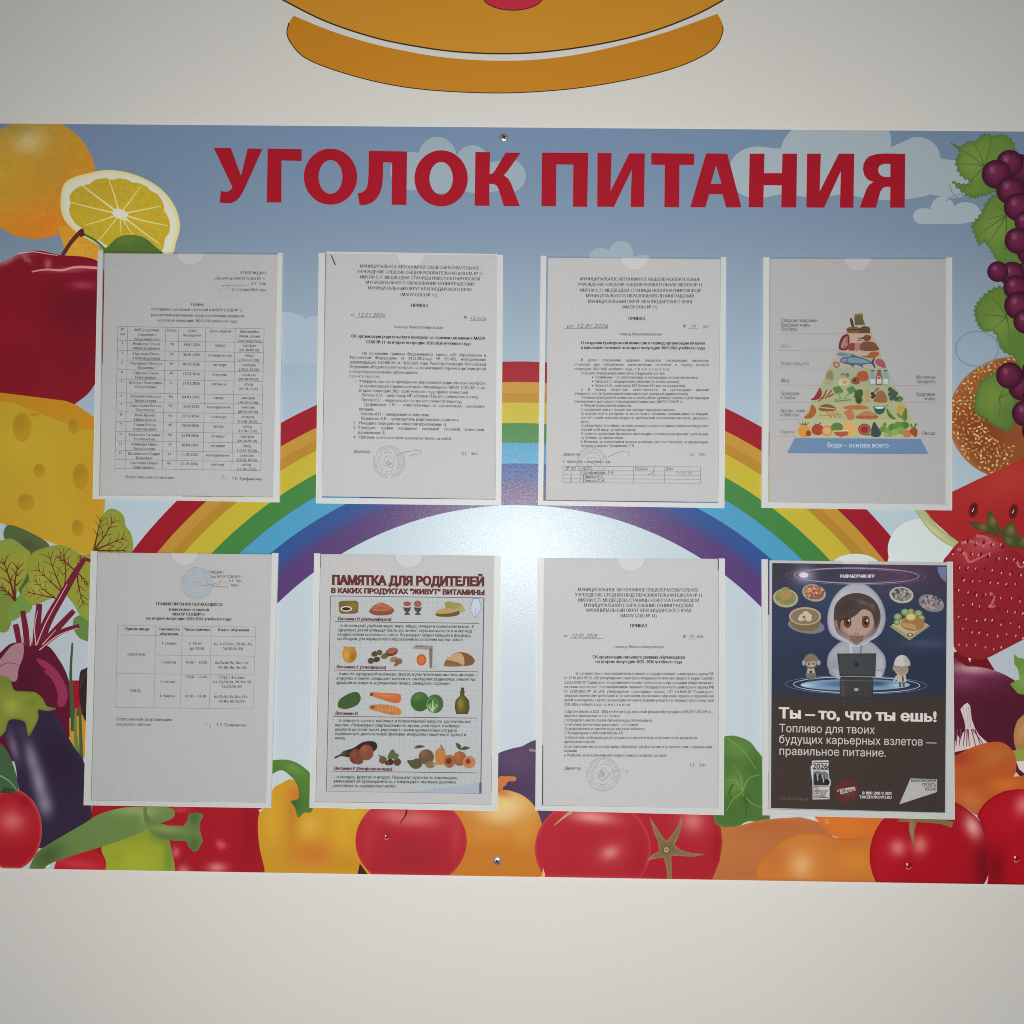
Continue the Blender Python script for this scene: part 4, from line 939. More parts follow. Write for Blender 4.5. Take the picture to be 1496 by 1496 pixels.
lines(p, [('На основании приказа Федерального закона «Об образовании в', 395, 1298, 838), ('Российской Федерации» от 29.12.2012года № 273-ФЗ, методических', 305, 1297, 868), ('рекомендаций 2.4.0180-20 от 18.05.2020 года Роспотребнадзора Российской', 303, 1297, 902),
          ('Федерации «Родительский контроль за организацией горячего питания детей', 303, 1296, 935), ('в общеобразовательных организациях»', 302, 800, 971), ('п р и к а з ы в а ю:', 302, 525, 1004)], 21, off=REG, justify=True)
lines(p, [('1.', 338, 354, 92), ('Утвердить состав по проведению мероприятий родительского контроля', 372, 1292, 94), ('за организацией горячего питания обучающихся МАОУ СОШ № 11 во', 372, 1292, 128), ('второе полугодие 2025 -2026 учебного года (далее комиссия)', 372, 1165, 162),
          ('Попова С.Н. – шеф-повар ИП «Козлов П.В» (по совместительству).', 390, 1248, 195), ('Пилова Е.С. – медицинская сестра (по совместительству).', 390, 1125, 230), ('Трофименко Т.Н. – ответственный за организацию школьного', 405, 1287, 263), ('питания,', 372, 480, 298),
          ('Кисель А.П. – заведующий хозяйством,', 388, 885, 332), ('Кузьменко К.В. – председатель родительского комитета.', 385, 1103, 365), ('2.', 330, 348, 398), ('Утвердить план работы комиссии (приложение 1).', 367, 1012, 399), ('3.', 330, 348, 432), ('Утвердить график посещения школьной столовой комиссией', 365, 1282, 432),
          ('(приложение 2).', 365, 570, 468), ('4.', 330, 348, 501), ('Контроль за исполнением приказа оставляю за собой.', 368, 1050, 502), ('Директор', 332, 455, 606), ('С.Г. Эпп', 1120, 1235, 622)], 21, dy=Lo, off=REG, justify=True)
d.done(p, 'printed_text')
for q_ in ([(340, 566), (570, 571)], [(1172, 588), (1300, 590)]): p = d.new(); p.line(q_, 2.5, (80, 80, 84)); d.done(p, 'ruled_line')
p = d.new()
p.text('12.01.2026', 358, 560, 560, 26, (70, 72, 84), off=.0, shear=.35); d.done(p, 'handwriting'); p = d.new(); p.text('13 осн', 1178, 1296, 584, 24, (70, 72, 84), off=.0, shear=.3); d.done(p, 'handwriting')
stamp(d, 590, 672+Lo, 115, 60)
sign(d, [[(640, 632+Lo), (680, 608+Lo), (760, 592+Lo), (822, 594+Lo), (818, 615+Lo), (805, 612+Lo)], [(735, 630+Lo), (770, 618+Lo), (800, 622+Lo)]])
q = [(165, 115), (172, 113), (203, 184), (196, 187)]
prism('staple', [(450+x/4.987, 350+y/4.987) for x, y in q], HS+.0001, HS+.0005, d.t, M_STAPLE)

# ---------------------------------------------------------------- 3 order on the commission
d = Doc('order sheet with a bulleted list, small signature table and stamp over the text', 'notice', [(800.5, 376.5), (1052.6, 378.5), (1049, 733.5), (797.5, 730.3)], A(.635), .004)
d.fr = (780, 360, 4.987); p = d.new()
for tx, x0, x1, y in zip(HEAD, (335, 318, 335, 378, 393, 643), (1212, 1228, 1215, 1168, 1152, 900), (248, 288, 330, 370, 412, 452)): p.text(tx, x0, x1, y, 22, INK, off=REG)
p.text('ПРИКАЗ', 688, 810, 537, 22, INK, off=BOLD); p.text('О создании бракеражной комиссии в период организации питания', 343, 1245, 712, 21, INK, off=BOLD); p.text('в школьной столовой на второе полугодие 2025-2026 учебного года', 343, 1245, 747, 21, INK, off=BOLD)
lines(p, [('№', 1086, 1110, 591), ('-осн', 1228, 1272, 592), ('станица Новоплатнировская', 622, 930, 648)], 19, off=REG)
T3 = [('В целях сохранения здоровья учащихся, посещающих школьную', 343, 1275, 837), ('столовую для обеспечения качественным питанием в период второго', 295, 1275, 869), ('полугодия 2025-2026 учебного года, п р и к а з ы в а ю:', 295, 990, 901), ('1.Создать бракеражную комиссию в следующем составе:', 343, 957, 932), ('Трофименко Т.Н., ответственный за организацию питания школьников', 443, 1197, 962)]
T3b = [('Пилова Е.С., медицинский работник (по согласованию)', 443, 1058, 45), ('Попова С.Н., шеф-повар ИП Козлов В.Н. (по согласованию)', 443, 1100, 75), ('2. В период отсутствия ответственного за организацию питания', 343, 1275, 104), ('учащихся в состав бракеражной комиссии входит дежурный администратор.', 295, 1127, 133),
       ('3.Членам бракеражной комиссии в своей работе руководствоваться действующим', 343, 1275, 162), ('положением о деятельности бракеражной комиссии в МАОУ СОШ № 11.', 295, 1090, 191), ('4. Членам бракеражной комиссии:', 343, 712, 220), ('1) ежедневно присутствовать при закладке продуктов питания;', 343, 1027, 250),
       ('2) осуществлять контроль за качеством и нормами питания (вместо порций,', 343, 1272, 279), ('соответствием закладки продуктов, требованиям технологических карт) – два раза в', 343, 1272, 309), ('день;', 343, 400, 338), ('3) ежедневно по графику питания проверять качество приготовленных блюд и вес', 343, 1272, 366),
       ('порций за 30 минут до приема пищи;', 343, 742, 396), ('4) записи о проведении бракеража производить в специальном журнале 3 раза в день', 343, 1272, 425), ('за 30 минут до приема пищи.', 343, 655, 454), ('5. Контроль за исполнением приказа возложить на ответственного за организацию', 343, 1270, 484), ('питания учащихся Трофименко Т.Н.', 343, 735, 513),
       ('Директор', 213, 335, 576), ('С.Г. Эпп', 1135, 1250, 577), ('с приказом ознакомлен (ы):', 213, 560, 628)]
lines(p, T3, 19, off=REG, justify=True); lines(p, T3b, 19, dy=Lo, off=REG, justify=True)
for y in (953, 45+Lo-9, 75+Lo-9): p.ell(427, y, 5, 5, INK, keep=True, n=10)
cell(p, '№ п/п', 270, 680+Lo, 22); p.text('Ф.И.О.', 357, 430, 680+Lo, 22, INK); p.text('Подпись', 737, 830, 682+Lo, 22, INK); p.text('Дата', 960, 1012, 683+Lo, 22, INK)
for k, n_ in enumerate(('Трофименко Т.Н.', 'Пилова Е.С.', 'Попова С.Н.')): cell(p, str(k+1), 270, 710+k*29.5+Lo, 21); p.text(n_, 357, None, 711+k*29.5+Lo, 22, INK, off=REG)
d.done(p, 'printed_text')
p = d.new(); table(p, [212, 342, 725, 950, 1215], [211, 341, 725, 950, 1215], [655+Lo, 686+Lo, 716+Lo, 745+Lo, 774+Lo], .004); p.line([(222, 599), (540, 600)], 3, (84, 84, 88)); p.line([(1130, 599), (1200, 600)], 2.5, (90, 90, 94)); d.done(p, 'table_lines')
p = d.new(); p.text('от 12.01.2026', 235, 540, 593, 27, (72, 74, 84), shear=.35); d.done(p, 'handwriting'); p = d.new(); p.text('14', 1140, 1175, 593, 24, (72, 74, 84), shear=.35); d.done(p, 'handwriting'); p = d.new(); p.text('14.01.26', 1032, 1152, 712+Lo, 24, (96, 100, 116), shear=.4); d.done(p, 'handwriting')
stamp(d, 420, 622+Lo, 108, 50)
sign(d, [[(540, 585+Lo), (590, 562+Lo), (640, 548+Lo), (690, 545+Lo), (685, 565+Lo), (698, 576+Lo)], [(832, 715+Lo), (860, 705+Lo), (872, 690+Lo), (860, 718+Lo), (885, 712+Lo)], [(868, 690+Lo), (880, 655+Lo)]])

# ---------------------------------------------------------------- 4 food pyramid
d = Doc('food pyramid sheet with a blue base band and rows of drawn food', 'poster', [(1125.4, 378), (1382.6, 378.4), (1381.9, 736.8), (1123.6, 733.4)], A(.565), .004, name='pyramid_sheet')
d.fr = (1100, 360, 4.987); p = d.new()
def trap(y0, y1, a0, b0, a1, b1, c): p.fill([(a0, y0), (b0, y0), (b1, y1), (a1, y1)], c, keep=True)
trap(615, 640, 690, 852, 672, 868, (152, 140, 128)); trap(636, 762, 674, 868, 612, 928, (168, 146, 130)); trap(762, 888, 614, 928, 552, 975, (158, 150, 136)); trap(888, 1018, 552, 975, 488, 1035, (146, 150, 124))
trap(1018, 1140, 488, 1035, 425, 1100, (150, 152, 118)); trap(1140, 1262, 425, 1100, 362, 1165, (156, 156, 120)); trap(1262, 1392, 362, 1165, 305, 1222, (160, 162, 126))
p.up(); p.fill([(303, 448+Lo), (1223, 455+Lo), (1279, 567+Lo), (249, 559+Lo)], (98, 122, 152)); d.done(p, 'pyramid_bands')
p = d.new(); W_ = (150, 146, 138)
def po(pts, c, sm=True): p.fill(pts, c, smooth=sm)
# sweets row
po([(742, 490), (798, 487), (802, 530), (818, 570), (745, 575), (738, 530)], (92, 84, 52), False); po([(706, 530), (722, 525), (738, 585), (718, 580)], (72, 62, 40)); po([(682, 600), (700, 588), (760, 585), (780, 600), (772, 632), (688, 632)], (112, 80, 56), False); p.line([(682, 608), (775, 606)], 8, (72, 48, 34)); po([(775, 595), (810, 578), (852, 590), (855, 632), (772, 632)], (88, 66, 50), False)
po([(742, 490), (798, 487), (798, 500), (742, 504)], (120, 108, 70), False)
# meat
po([(626, 745), (632, 690), (655, 650), (690, 640), (703, 665), (700, 730), (672, 758)], (96, 44, 44)); po([(640, 735), (650, 690), (672, 660), (692, 660), (690, 720), (665, 745)], (146, 92, 88)); p.line([(645, 735), (665, 700), (685, 720)], 7, W_); p.line([(665, 700), (672, 665)], 6, W_)
po([(752, 668), (800, 662), (812, 650), (840, 645), (862, 660), (850, 684), (820, 690), (800, 676)], (104, 66, 48)); po([(700, 712), (740, 705), (740, 755), (702, 758), (690, 735)], (122, 62, 56)); po([(742, 755), (744, 710), (770, 700), (788, 710), (776, 752), (758, 764)], (150, 110, 100)); po([(785, 757), (790, 705), (830, 692), (880, 698), (905, 722), (912, 757)], (106, 74, 50)); p.line([(762, 690), (776, 680), (792, 688)], 6, (84, 52, 40))
# fish
po([(612, 785), (640, 772), (690, 780), (715, 785), (690, 795), (640, 800)], (92, 122, 128)); po([(780, 800), (830, 795), (860, 770), (905, 768), (922, 785), (890, 808), (850, 814)], (146, 84, 52))
po([(632, 832), (660, 806), (705, 800), (722, 785), (760, 800), (820, 818), (868, 838), (886, 812), (884, 850), (892, 884), (862, 856), (800, 864), (806, 886), (770, 868), (735, 866), (730, 884), (705, 862), (660, 852)], (70, 92, 112)); po([(640, 832), (680, 812), (760, 812), (850, 842), (790, 852), (700, 846)], (112, 130, 142)); p.line([(690, 812), (682, 832), (694, 850)], 5, (52, 66, 82)); p.line([(866, 838), (890, 810)], 8, (40, 52, 66)); p.line([(866, 842), (888, 884)], 8, (40, 52, 66))
po([(892, 830), (920, 818), (955, 838), (968, 884), (930, 878), (898, 858)], (146, 80, 82)); po([(585, 850), (605, 838), (632, 850), (628, 878), (600, 886), (588, 872)], (150, 96, 78)); p.ell(610, 862, 12, 12, W_)
# eggs, milk
p.ell(560, 945, 28, 44, (126, 120, 90)); p.ell(545, 990, 30, 22, (146, 142, 108)); p.ell(655, 935, 14, 14, (96, 92, 70)); p.ell(688, 938, 14, 16, (110, 100, 70)); p.ell(655, 940, 8, 8, W_); p.ell(660, 990, 42, 24, (172, 168, 152)); p.ell(668, 988, 20, 13, (176, 136, 78)); po([(755, 940), (775, 912), (810, 906), (836, 925), (840, 970), (800, 985), (762, 965)], (150, 80, 50)); po([(720, 968), (745, 950), (772, 965), (775, 1000), (740, 1005), (718, 992)], (124, 74, 48)); p.ell(742, 975, 10, 8, (60, 44, 34))
for x, c in ((872, (116, 140, 152)), (918, (140, 72, 72)), (965, (120, 144, 152))):
    po([(x-12, 905), (x+14, 905), (x+14, 925), (x+24, 950), (x+24, 1012), (x-22, 1012), (x-22, 950), (x-12, 925)], c, False); p.fill([(x-12, 900), (x+14, 900), (x+14, 910), (x-12, 910)], (66, 88, 98)); p.fill([(x-16, 965), (x+18, 965), (x+18, 1000), (x-16, 1000)], (176, 178, 172))
p.ring(918, 960, 12, 14, 5, (190, 150, 148)); p.fill([(990, 970), (1026, 970), (1022, 1014), (994, 1014)], (146, 160, 160))
L4 = Lo
# spices
po([(420, 168+L4), (445, 150+L4), (470, 110+L4), (488, 82+L4), (502, 120+L4), (490, 155+L4), (455, 172+L4)], (122, 50, 50));
for x0, y0, x1, y1 in ((505, 165, 540, 95), (525, 160, 575, 100), (548, 150, 590, 125), (480, 180, 520, 140)): p.line([(x0, y0+L4), (x1, y1+L4)], 10, (126, 60, 52))
for x, y in ((600, 90), (625, 85), (640, 105), (610, 110), (700, 95), (722, 85), (735, 100), (712, 112)): p.ell(x, y+L4, 17, 15, (76, 116, 62))
p.line([(620, 110+L4), (640, 165+L4)], 6, (84, 120, 66)); p.line([(712, 110+L4), (665, 165+L4)], 7, (84, 122, 66)); p.line([(595, 182+L4), (715, 170+L4)], 10, (96, 124, 76)); p.line([(590, 172+L4), (650, 158+L4)], 8, (112, 140, 96))
po([(738, 150+L4), (745, 110+L4), (775, 93+L4), (800, 105+L4), (795, 145+L4), (760, 165+L4)], (62, 88, 46)); p.ell(772, 170+L4, 26, 30, (58, 82, 44)); p.ell(772, 170+L4, 19, 22, (170, 170, 104)); p.ell(772, 176+L4, 9, 10, (62, 44, 32)); po([(818, 185+L4), (820, 115+L4), (828, 85+L4), (838, 85+L4), (845, 115+L4), (850, 185+L4)], (160, 138, 88), False)
for x, y in ((870, 125), (885, 140), (872, 150)): p.ell(x, y+L4, 12, 12, (48, 52, 36))
p.line([(880, 120+L4), (905, 85+L4)], 6, (56, 70, 40)); p.line([(900, 110+L4), (920, 80+L4)], 6, (56, 70, 40)); po([(880, 175+L4), (905, 115+L4), (945, 105+L4), (975, 150+L4), (970, 188+L4), (900, 188+L4)], (132, 92, 70)); 
for x, y in ((1000, 95), (1020, 110), (1000, 130), (1030, 140), (1010, 160), (1045, 165), (1070, 160), (1040, 125)): p.ell(x, y+L4, 17, 17, (58, 82, 66))
po([(1050, 180+L4), (1075, 150+L4), (1098, 158+L4), (1080, 182+L4)], (84, 112, 64))
# grains
po([(372, 300+L4), (410, 260+L4), (428, 205+L4), (458, 235+L4), (455, 275+L4), (420, 305+L4)], (146, 84, 54)); po([(478, 230+L4), (510, 205+L4), (560, 203+L4), (605, 230+L4), (590, 250+L4), (500, 252+L4)], (118, 80, 50)); p.line([(485, 225+L4), (600, 236+L4)], 8, (172, 150, 104)); p.line([(480, 285+L4), (560, 285+L4), (650, 275+L4)], 5, (150, 110, 66))
for i in range(9): p.ell(545+i*11, 262+L4+(i % 3)*16, 11, 7, (160, 116, 74), rot=-25, keep=True)
p.up(); po([(658, 225+L4), (700, 212+L4), (790, 210+L4), (842, 225+L4), (820, 240+L4), (690, 240+L4)], (160, 102, 62)); po([(664, 260+L4), (700, 240+L4), (722, 250+L4), (742, 300+L4), (700, 318+L4), (680, 290+L4)], (164, 106, 68)); po([(748, 295+L4), (790, 265+L4), (830, 250+L4), (870, 262+L4), (915, 292+L4), (880, 312+L4), (790, 312+L4)], (160, 110, 76)); p.line([(752, 297+L4), (912, 295+L4)], 9, (130, 70, 48))
po([(876, 225+L4), (968, 222+L4), (955, 262+L4), (925, 280+L4), (895, 268+L4)], (46, 82, 84), False); p.ell(922, 226+L4, 46, 12, (56, 92, 92)); p.ell(922, 227+L4, 34, 8, (196, 196, 184)); p.line([(965, 215+L4), (990, 208+L4)], 5, (90, 86, 60)); po([(975, 232+L4), (1010, 270+L4), (1045, 312+L4), (1005, 305+L4), (980, 275+L4)], (72, 100, 52)); p.line([(985, 250+L4), (1040, 305+L4)], 7, (128, 150, 84))
po([(1050, 270+L4), (1055, 215+L4), (1080, 208+L4), (1118, 245+L4), (1120, 315+L4), (1085, 300+L4)], (166, 140, 74)); po([(1085, 305+L4), (1115, 225+L4), (1122, 316+L4)], (84, 112, 54)); po([(1045, 265+L4), (1075, 280+L4), (1110, 312+L4), (1062, 295+L4)], (96, 122, 60))
# fruit
for dx in (-40, -18, 8, 30): p.line([(378, 362+L4), (378+dx, 325+L4+abs(dx)*.4)], 10, (62, 90, 52), 4)
p.ell(372, 400+L4, 44, 46, (184, 128, 56)); p.ell(405, 415+L4, 20, 22, (136, 60, 48)); p.ell(472, 388+L4, 46, 40, (152, 62, 48)); p.line([(450, 345+L4), (472, 355+L4), (495, 335+L4)], 8, (62, 90, 52)); p.ell(540, 395+L4, 38, 38, (180, 110, 66)); p.ell(540, 395+L4, 29, 29, (186, 150, 104)); p.ell(612, 372+L4, 44, 36, (86, 112, 56)); po([(655, 340+L4), (700, 330+L4), (750, 360+L4), (745, 420+L4), (690, 430+L4)], (190, 150, 90)); po([(585, 400+L4), (700, 398+L4), (690, 428+L4), (640, 442+L4), (600, 425+L4)], (160, 76, 56), False); p.line([(585, 398+L4), (702, 396+L4)], 7, (200, 190, 150))
p.ell(812, 385+L4, 46, 42, (132, 50, 46)); p.ring(812, 385+L4, 34, 30, 5, (176, 110, 98)); po([(862, 430+L4), (868, 360+L4), (885, 330+L4), (905, 360+L4), (935, 410+L4), (915, 440+L4)], (52, 72, 72)); p.line([(820, 425+L4), (860, 425+L4)], 10, (84, 112, 60))
for x, y, r, c in ((950, 385, 28, (96, 124, 62)), (985, 395, 30, (110, 138, 70)), (1020, 370, 34, (84, 118, 56)), (1060, 360, 36, (92, 126, 60)), (1105, 355, 34, (78, 112, 54)), (1075, 395, 34, (112, 142, 74)), (1035, 405, 28, (126, 150, 84)), (975, 425, 20, (134, 150, 92)), (1000, 425, 18, (120, 140, 90))): p.ell(x, y+L4, r, r*.8, c)
po([(1085, 400+L4), (1120, 390+L4), (1155, 410+L4), (1145, 440+L4), (1105, 442+L4)], (166, 112, 72)); po([(1140, 395+L4), (1170, 375+L4), (1198, 390+L4), (1190, 440+L4), (1160, 425+L4)], (150, 62, 50)); p.line([(1165, 385+L4), (1150, 345+L4)], 12, (78, 108, 60)); p.line([(1172, 382+L4), (1190, 342+L4)], 12, (66, 98, 56)); p.ell(960, 350+L4, 14, 16, (92, 122, 66))
d.done(p, 'food_drawings')
p = d.new(); G_ = (74, 72, 70)
for tx, x0, x1, y, c in (('Сладкие газировки', 205, 470, 550, G_), ('Вредные жиры', 205, 417, 583, G_), ('Фастфуд', 207, 325, 613, G_), ('Мясо', 205, 276, 738, (124, 118, 112)), ('Морепродукты', 205, 410, 864, (100, 98, 92)), ('Яйца', 203, 265, 988, G_), ('Приправы', 200, 340, 135+Lo, G_), ('и травы', 200, 310, 165+Lo, G_), ('Крупы, злаки', 200, 382, 260+Lo, G_), ('и бобовые', 200, 340, 290+Lo, G_), ('Фрукты', 200, 308, 415+Lo, (100, 98, 92)), ('Молочные', 1185, 1330, 15+Lo, G_), ('продукты', 1190, 1330, 48+Lo, G_), ('Здоровые', 1187, 1328, 140+Lo, G_), ('жиры', 1248, 1328, 172+Lo, G_), ('Овощи', 1230, 1328, 425+Lo, G_)):
    p.text(tx, x0, x1, y, 23, c, off=.008)
p.text('Вода – основа всего', 540, 990, 516+Lo, 32, (176, 192, 204), off=.006)
d.done(p, 'printed_text')
p = d.new()
for x0, x1, y in ((190, 690, 632), (180, 612, 759), (180, 545, 885), (175, 490, 63+Lo), (172, 430, 188+Lo), (185, 365, 313+Lo), (170, 312, 435+Lo), (1030, 1350, 66+Lo), (1100, 1350, 190+Lo), (1205, 1350, 441+Lo)): p = d.new(0); p.line([(x0, y), (x1, y+2)], 2.5, (128, 126, 122)); d.done(p, 'ruled_line')

# ---------------------------------------------------------------- 5 meal timetable
d = Doc('meal timetable sheet with a four-column table and a pale blue stamp at its top', 'notice', [(142.8, 807), (397.2, 810), (390.4, 1120), (386.4, 1172.3), (133.6, 1169)], A(.595), .0115)
d.fr = (110, 790, 4.826); Lo5 = 916.9; p = d.new()
lines(p, [('УТВЕРЖДАЮ', 890, 1045, 230), ('Директор МАОУ СОШ № 11', 890, 1175, 260), ('С.Г. Эпп', 1085, 1172, 292), ('2026 г.', 1095, 1155, 322)], 18, off=REG)
lines(p, [('ГРАФИК ПИТАНИЯ ОБУЧАЮЩИХСЯ', 568, 1038, 455), ('в школьной столовой', 660, 942, 493), ('МАОУ СОШ№11', 685, 915, 527), ('на второе полугодие 2025-2026 учебного года', 500, 1100, 556)], 20, off=BOLD)
for tx, xc, y in (('Прием пищи', 434, 630), ('Сменность', 662, 632), ('обучения', 660, 665), ('Часы приема', 858, 634), ('Класс обучения', 1115, 637)): cell(p, tx, xc, y, 19, off=BOLD, k=1.0)
for tx, xc, y in (('1 смена', 660, 732), ('С 09:30 –', 855, 733), ('до 09:50', 857, 768), ('1а, 2а,3а,4а, 3б-4в, 4б,', 1112, 735), ('5а,5б,5в-6б', 1112, 768), ('ЗАВТРАК', 430, 812), ('1 смена', 657, 865), ('10:30 – 10:50', 854, 866), ('6а,7а,8а,9а,10а,11а,', 1106, 868), ('7б-8б, 8в, 9в, 9б', 1108, 902),
                  ('12:20 – 12:40', 850, 968), ('ГПД 1-4 класс', 1105, 972), ('1а, 2а,3а,4а, 3б-4в, 4б,', 1107, 1002), ('5а,5б,5в-6б', 1103, 1035), ('1 смена', 652, 1002), ('ОБЕД', 422, 1066), ('1 смена', 648, 1103), ('13:10 – 13:30', 846, 1104), ('6а,7а,8а,9а,10а,11а,', 1100, 1107), ('7б-8а, 8б,9а,9б', 1102, 1140)): cell(p, tx, xc, y, 19, k=1.0, off=REG)
lines(p, [('Ответственный за организацию', 290, 683, 350), ('школьного питания', 290, 532, 386), ('Т.Н. Трофименко', 995, 1208, 391)], 20, dy=Lo5, off=REG)
d.done(p, 'printed_text')
p = d.new(); table(p, [298, 567, 755, 960, 1272], [285, 555, 740, 945, 1253], [597, 665, 803, 935, 1175], .0115, skip=(2,), col=(112, 112, 112)); p.line([(960, 324), (1085, 328)], 2.5, (110, 110, 114)); p.line([(1010, 296), (1080, 297)], 2, (110, 110, 114)); d.done(p, 'table_lines')
p = d.new(); p.ell(855, 300, 114, 116, (156, 160, 163), n=48); d.done(p, 'stamp_tint')
stamp(d, 855, 300, 112, 45, col=(134, 144, 157))
sign(d, [[(960, 330), (985, 300), (1005, 310), (1025, 275), (1015, 300)], [(885, 310), (920, 318), (960, 305), (990, 322), (1040, 322), (1080, 318)], [(915, 375+Lo5), (935, 368+Lo5)], [(945, 375+Lo5), (955, 390+Lo5), (938, 408+Lo5)]], (96, 102, 122))

# ---------------------------------------------------------------- 6 vitamin leaflet
d = Doc('illustrated vitamin leaflet with a brown headline and four rows of food pictures', 'leaflet', [(469, 809.5), (722, 811.6), (717.3, 1175), (461.5, 1171)], A(.625), .014, name='vitamin_leaflet')
d.fr = (450, 800, 4.987); p = d.new(); BR_ = (92, 48, 46)
bx = [(165, 352), (1281, 366), (1258, 845+Lo), (133, 828+Lo)]
def bxp(u, v): a = np.array(bx, float); return tuple((a[0]*(1-u)+a[1]*u)*(1-v)+(a[3]*(1-u)+a[2]*u)*v)
p.fill(bx, (172, 174, 175))
rnl = random.Random(5)
for i in range(1, 30): p.line([bxp(i/30, 0), bxp(i/30, 1)], 1.8, (152, 158, 168), keep=True)
p.up()
for i in range(1, 38): p.line([bxp(0, i/38), bxp(1, i/38)], 1.8, (156, 162, 170), keep=True)
p.up(); p.fill([(640, 836+Lo), (780, 826+Lo), (900, 808+Lo), (1050, 795+Lo), (1160, 780+Lo), (1250, 768+Lo), (1256, 845+Lo)], (158, 165, 176)); p.fill([(1248, 765+Lo), (1266, 765+Lo), (1264, 846+Lo), (1246, 846+Lo)], (92, 104, 140))
d.done(p, 'squared_panel')
p = d.new()
for a, b, c, w in ((bx[0], bx[1], (84, 92, 112), 5), (bx[0], bx[3], (84, 90, 102), 5), (bx[1], bx[2], (76, 88, 118), 7)): p.line([a, b], w, c, keep=True)
p.line([bx[3], bx[2]], 3, (120, 124, 134)); p.line([(172, 271), (1286, 287)], 3, (110, 72, 66))
for x0, x1, y in ((195, 1246, 539), (190, 1240, 892), (180, 1232, 282+Lo), (170, 1226, 681+Lo)): p.line([(x0, y), (x1, y+.0125*(x1-x0))], 4.5, (84, 50, 48), keep=True)
d.done(p, 'ruled_line')
p = d.new(); p.text('ПАМЯТКА ДЛЯ РОДИТЕЛЕЙ', 174, 1285, 266, 60, BR_, off=.085, slope=.011); p.text('В КАКИХ ПРОДУКТАХ "ЖИВУТ" ВИТАМИНЫ', 168, 1287, 330, 34, BR_, off=.085, slope=.0135); d.done(p, 'headline')
p = d.new()
for tx, x0, x1, y in (('Витамин D (кальциферол)', 215, 605, 529), ('Витамин E (токоферол)', 205, 567, 879), ('Витамин К', 197, 362, 270+Lo), ('Витамин P (биофлавоноиды)', 188, 612, 671+Lo)): p.text(tx, x0, x1, y, 22, (96, 46, 50), off=(.09, .01), shear=.22)
VT = [('- в печени рыб, рыбьем жире, икре, яйцах, печени и сливочном масле. У', 218, 1205, 578), ('здоровых детей большая часть его может образовываться в коже под', 215, 1192, 610), ('воздействием солнечного света. Регулирует обмен кальция и фосфора,', 213, 1187, 643), ('необходим для нормального образования и состояния костей, зубов.', 210, 1130, 674),
      ('- в масле зародышей пшеницы, орехах и растительных маслах, меньше –', 205, 1232, 929), ('в крупах и хлебе. Защищает клетки от свободных радикалов, влияет на', 205, 1217, 962), ('функции половых и эндокринных желез, замедляет старение.', 205, 1035, 994),
      ('в шпинате, салате, кабачках и белокочанной капусте, растительных', 225, 1183, 323+Lo), ('маслах. Регулирует свертываемость крови, участвует в обмене', 195, 1103, 355+Lo), ('веществ костной ткани, укрепляет стенки кровеносных сосудов,', 195, 1088, 387+Lo), ('нормализует двигательную функцию желудочно-кишечного тракта и', 195, 1150, 418+Lo), ('мышц.', 195, 275, 449+Lo),
      ('- в овощах, фруктах и ягодах. Повышает прочность капилляров,', 188, 1093, 733+Lo), ('уменьшает их проницаемость, стимулирует тканевое дыхание,', 185, 1080, 764+Lo), ('деятельность эндокринных желез', 183, 637, 797+Lo)]
for tx, x0, x1, y in VT: p.text(tx, x0, x1, y, 22, (34, 34, 38), off=(.035, -.01), shear=.24, slope=.009)
d.done(p, 'printed_text')
p = d.new()
def po(pts, c, sm=True, **k): p.fill(pts, c, smooth=sm, **k)
# row 1: tin, caviar, eggs, butter bread, nib
po([(222, 400), (240, 388), (350, 386), (368, 400), (366, 470), (340, 482), (245, 482), (226, 468)], grad((110, 92, 48), [(320, 430, 40, 30, 0, (136, 112, 60), .8)]), False, grid=14); p.ell(278, 446, 42, 20, (196, 192, 184)); p.ell(278, 446, 31, 12, (60, 38, 34)); 
po([(448, 455), (470, 430), (520, 402), (570, 412), (622, 445), (622, 470), (590, 490), (500, 494), (452, 476)], (120, 78, 56)); po([(456, 450), (480, 428), (520, 404), (572, 414), (616, 444), (590, 460), (500, 464)], grad((158, 92, 72), [(520, 420, 30, 14, 0, (178, 112, 90), .8)], noise=.3), grid=10)
for x in (722, 800):
    po([(x-30, 425), (x+30, 425), (x+22, 460), (x+8, 470), (x+24, 490), (x-24, 490), (x-6, 470), (x-22, 460)], (72, 70, 66), False); p.ell(x, 428, 30, 9, (186, 178, 166))
p.ell(722, 410, 28, 18, (136, 84, 70)); p.ell(722, 404, 22, 9, (176, 128, 108)); p.ell(799, 410, 28, 24, (140, 92, 72))
po([(932, 475), (960, 450), (1040, 440), (1098, 460), (1098, 490), (1030, 504), (940, 500)], (104, 80, 42)); po([(935, 470), (965, 448), (1040, 442), (1092, 460), (1030, 478), (950, 482)], (168, 142, 96)); po([(995, 400), (1020, 390), (1120, 410), (1120, 450), (1000, 438)], (146, 134, 80), False); po([(1085, 440), (1120, 415), (1152, 460), (1110, 475)], (160, 146, 96), False)
po([(1180, 455), (1202, 372), (1242, 372), (1266, 440), (1220, 515)], (178, 186, 196), False); p.line([(1180, 455), (1202, 372), (1242, 372), (1266, 440), (1220, 515), (1180, 455)], 4, (104, 120, 146)); p.line([(1222, 510), (1222, 440)], 3, (104, 120, 146)); p.line([(1196, 366), (1250, 368)], 9, (104, 120, 146))
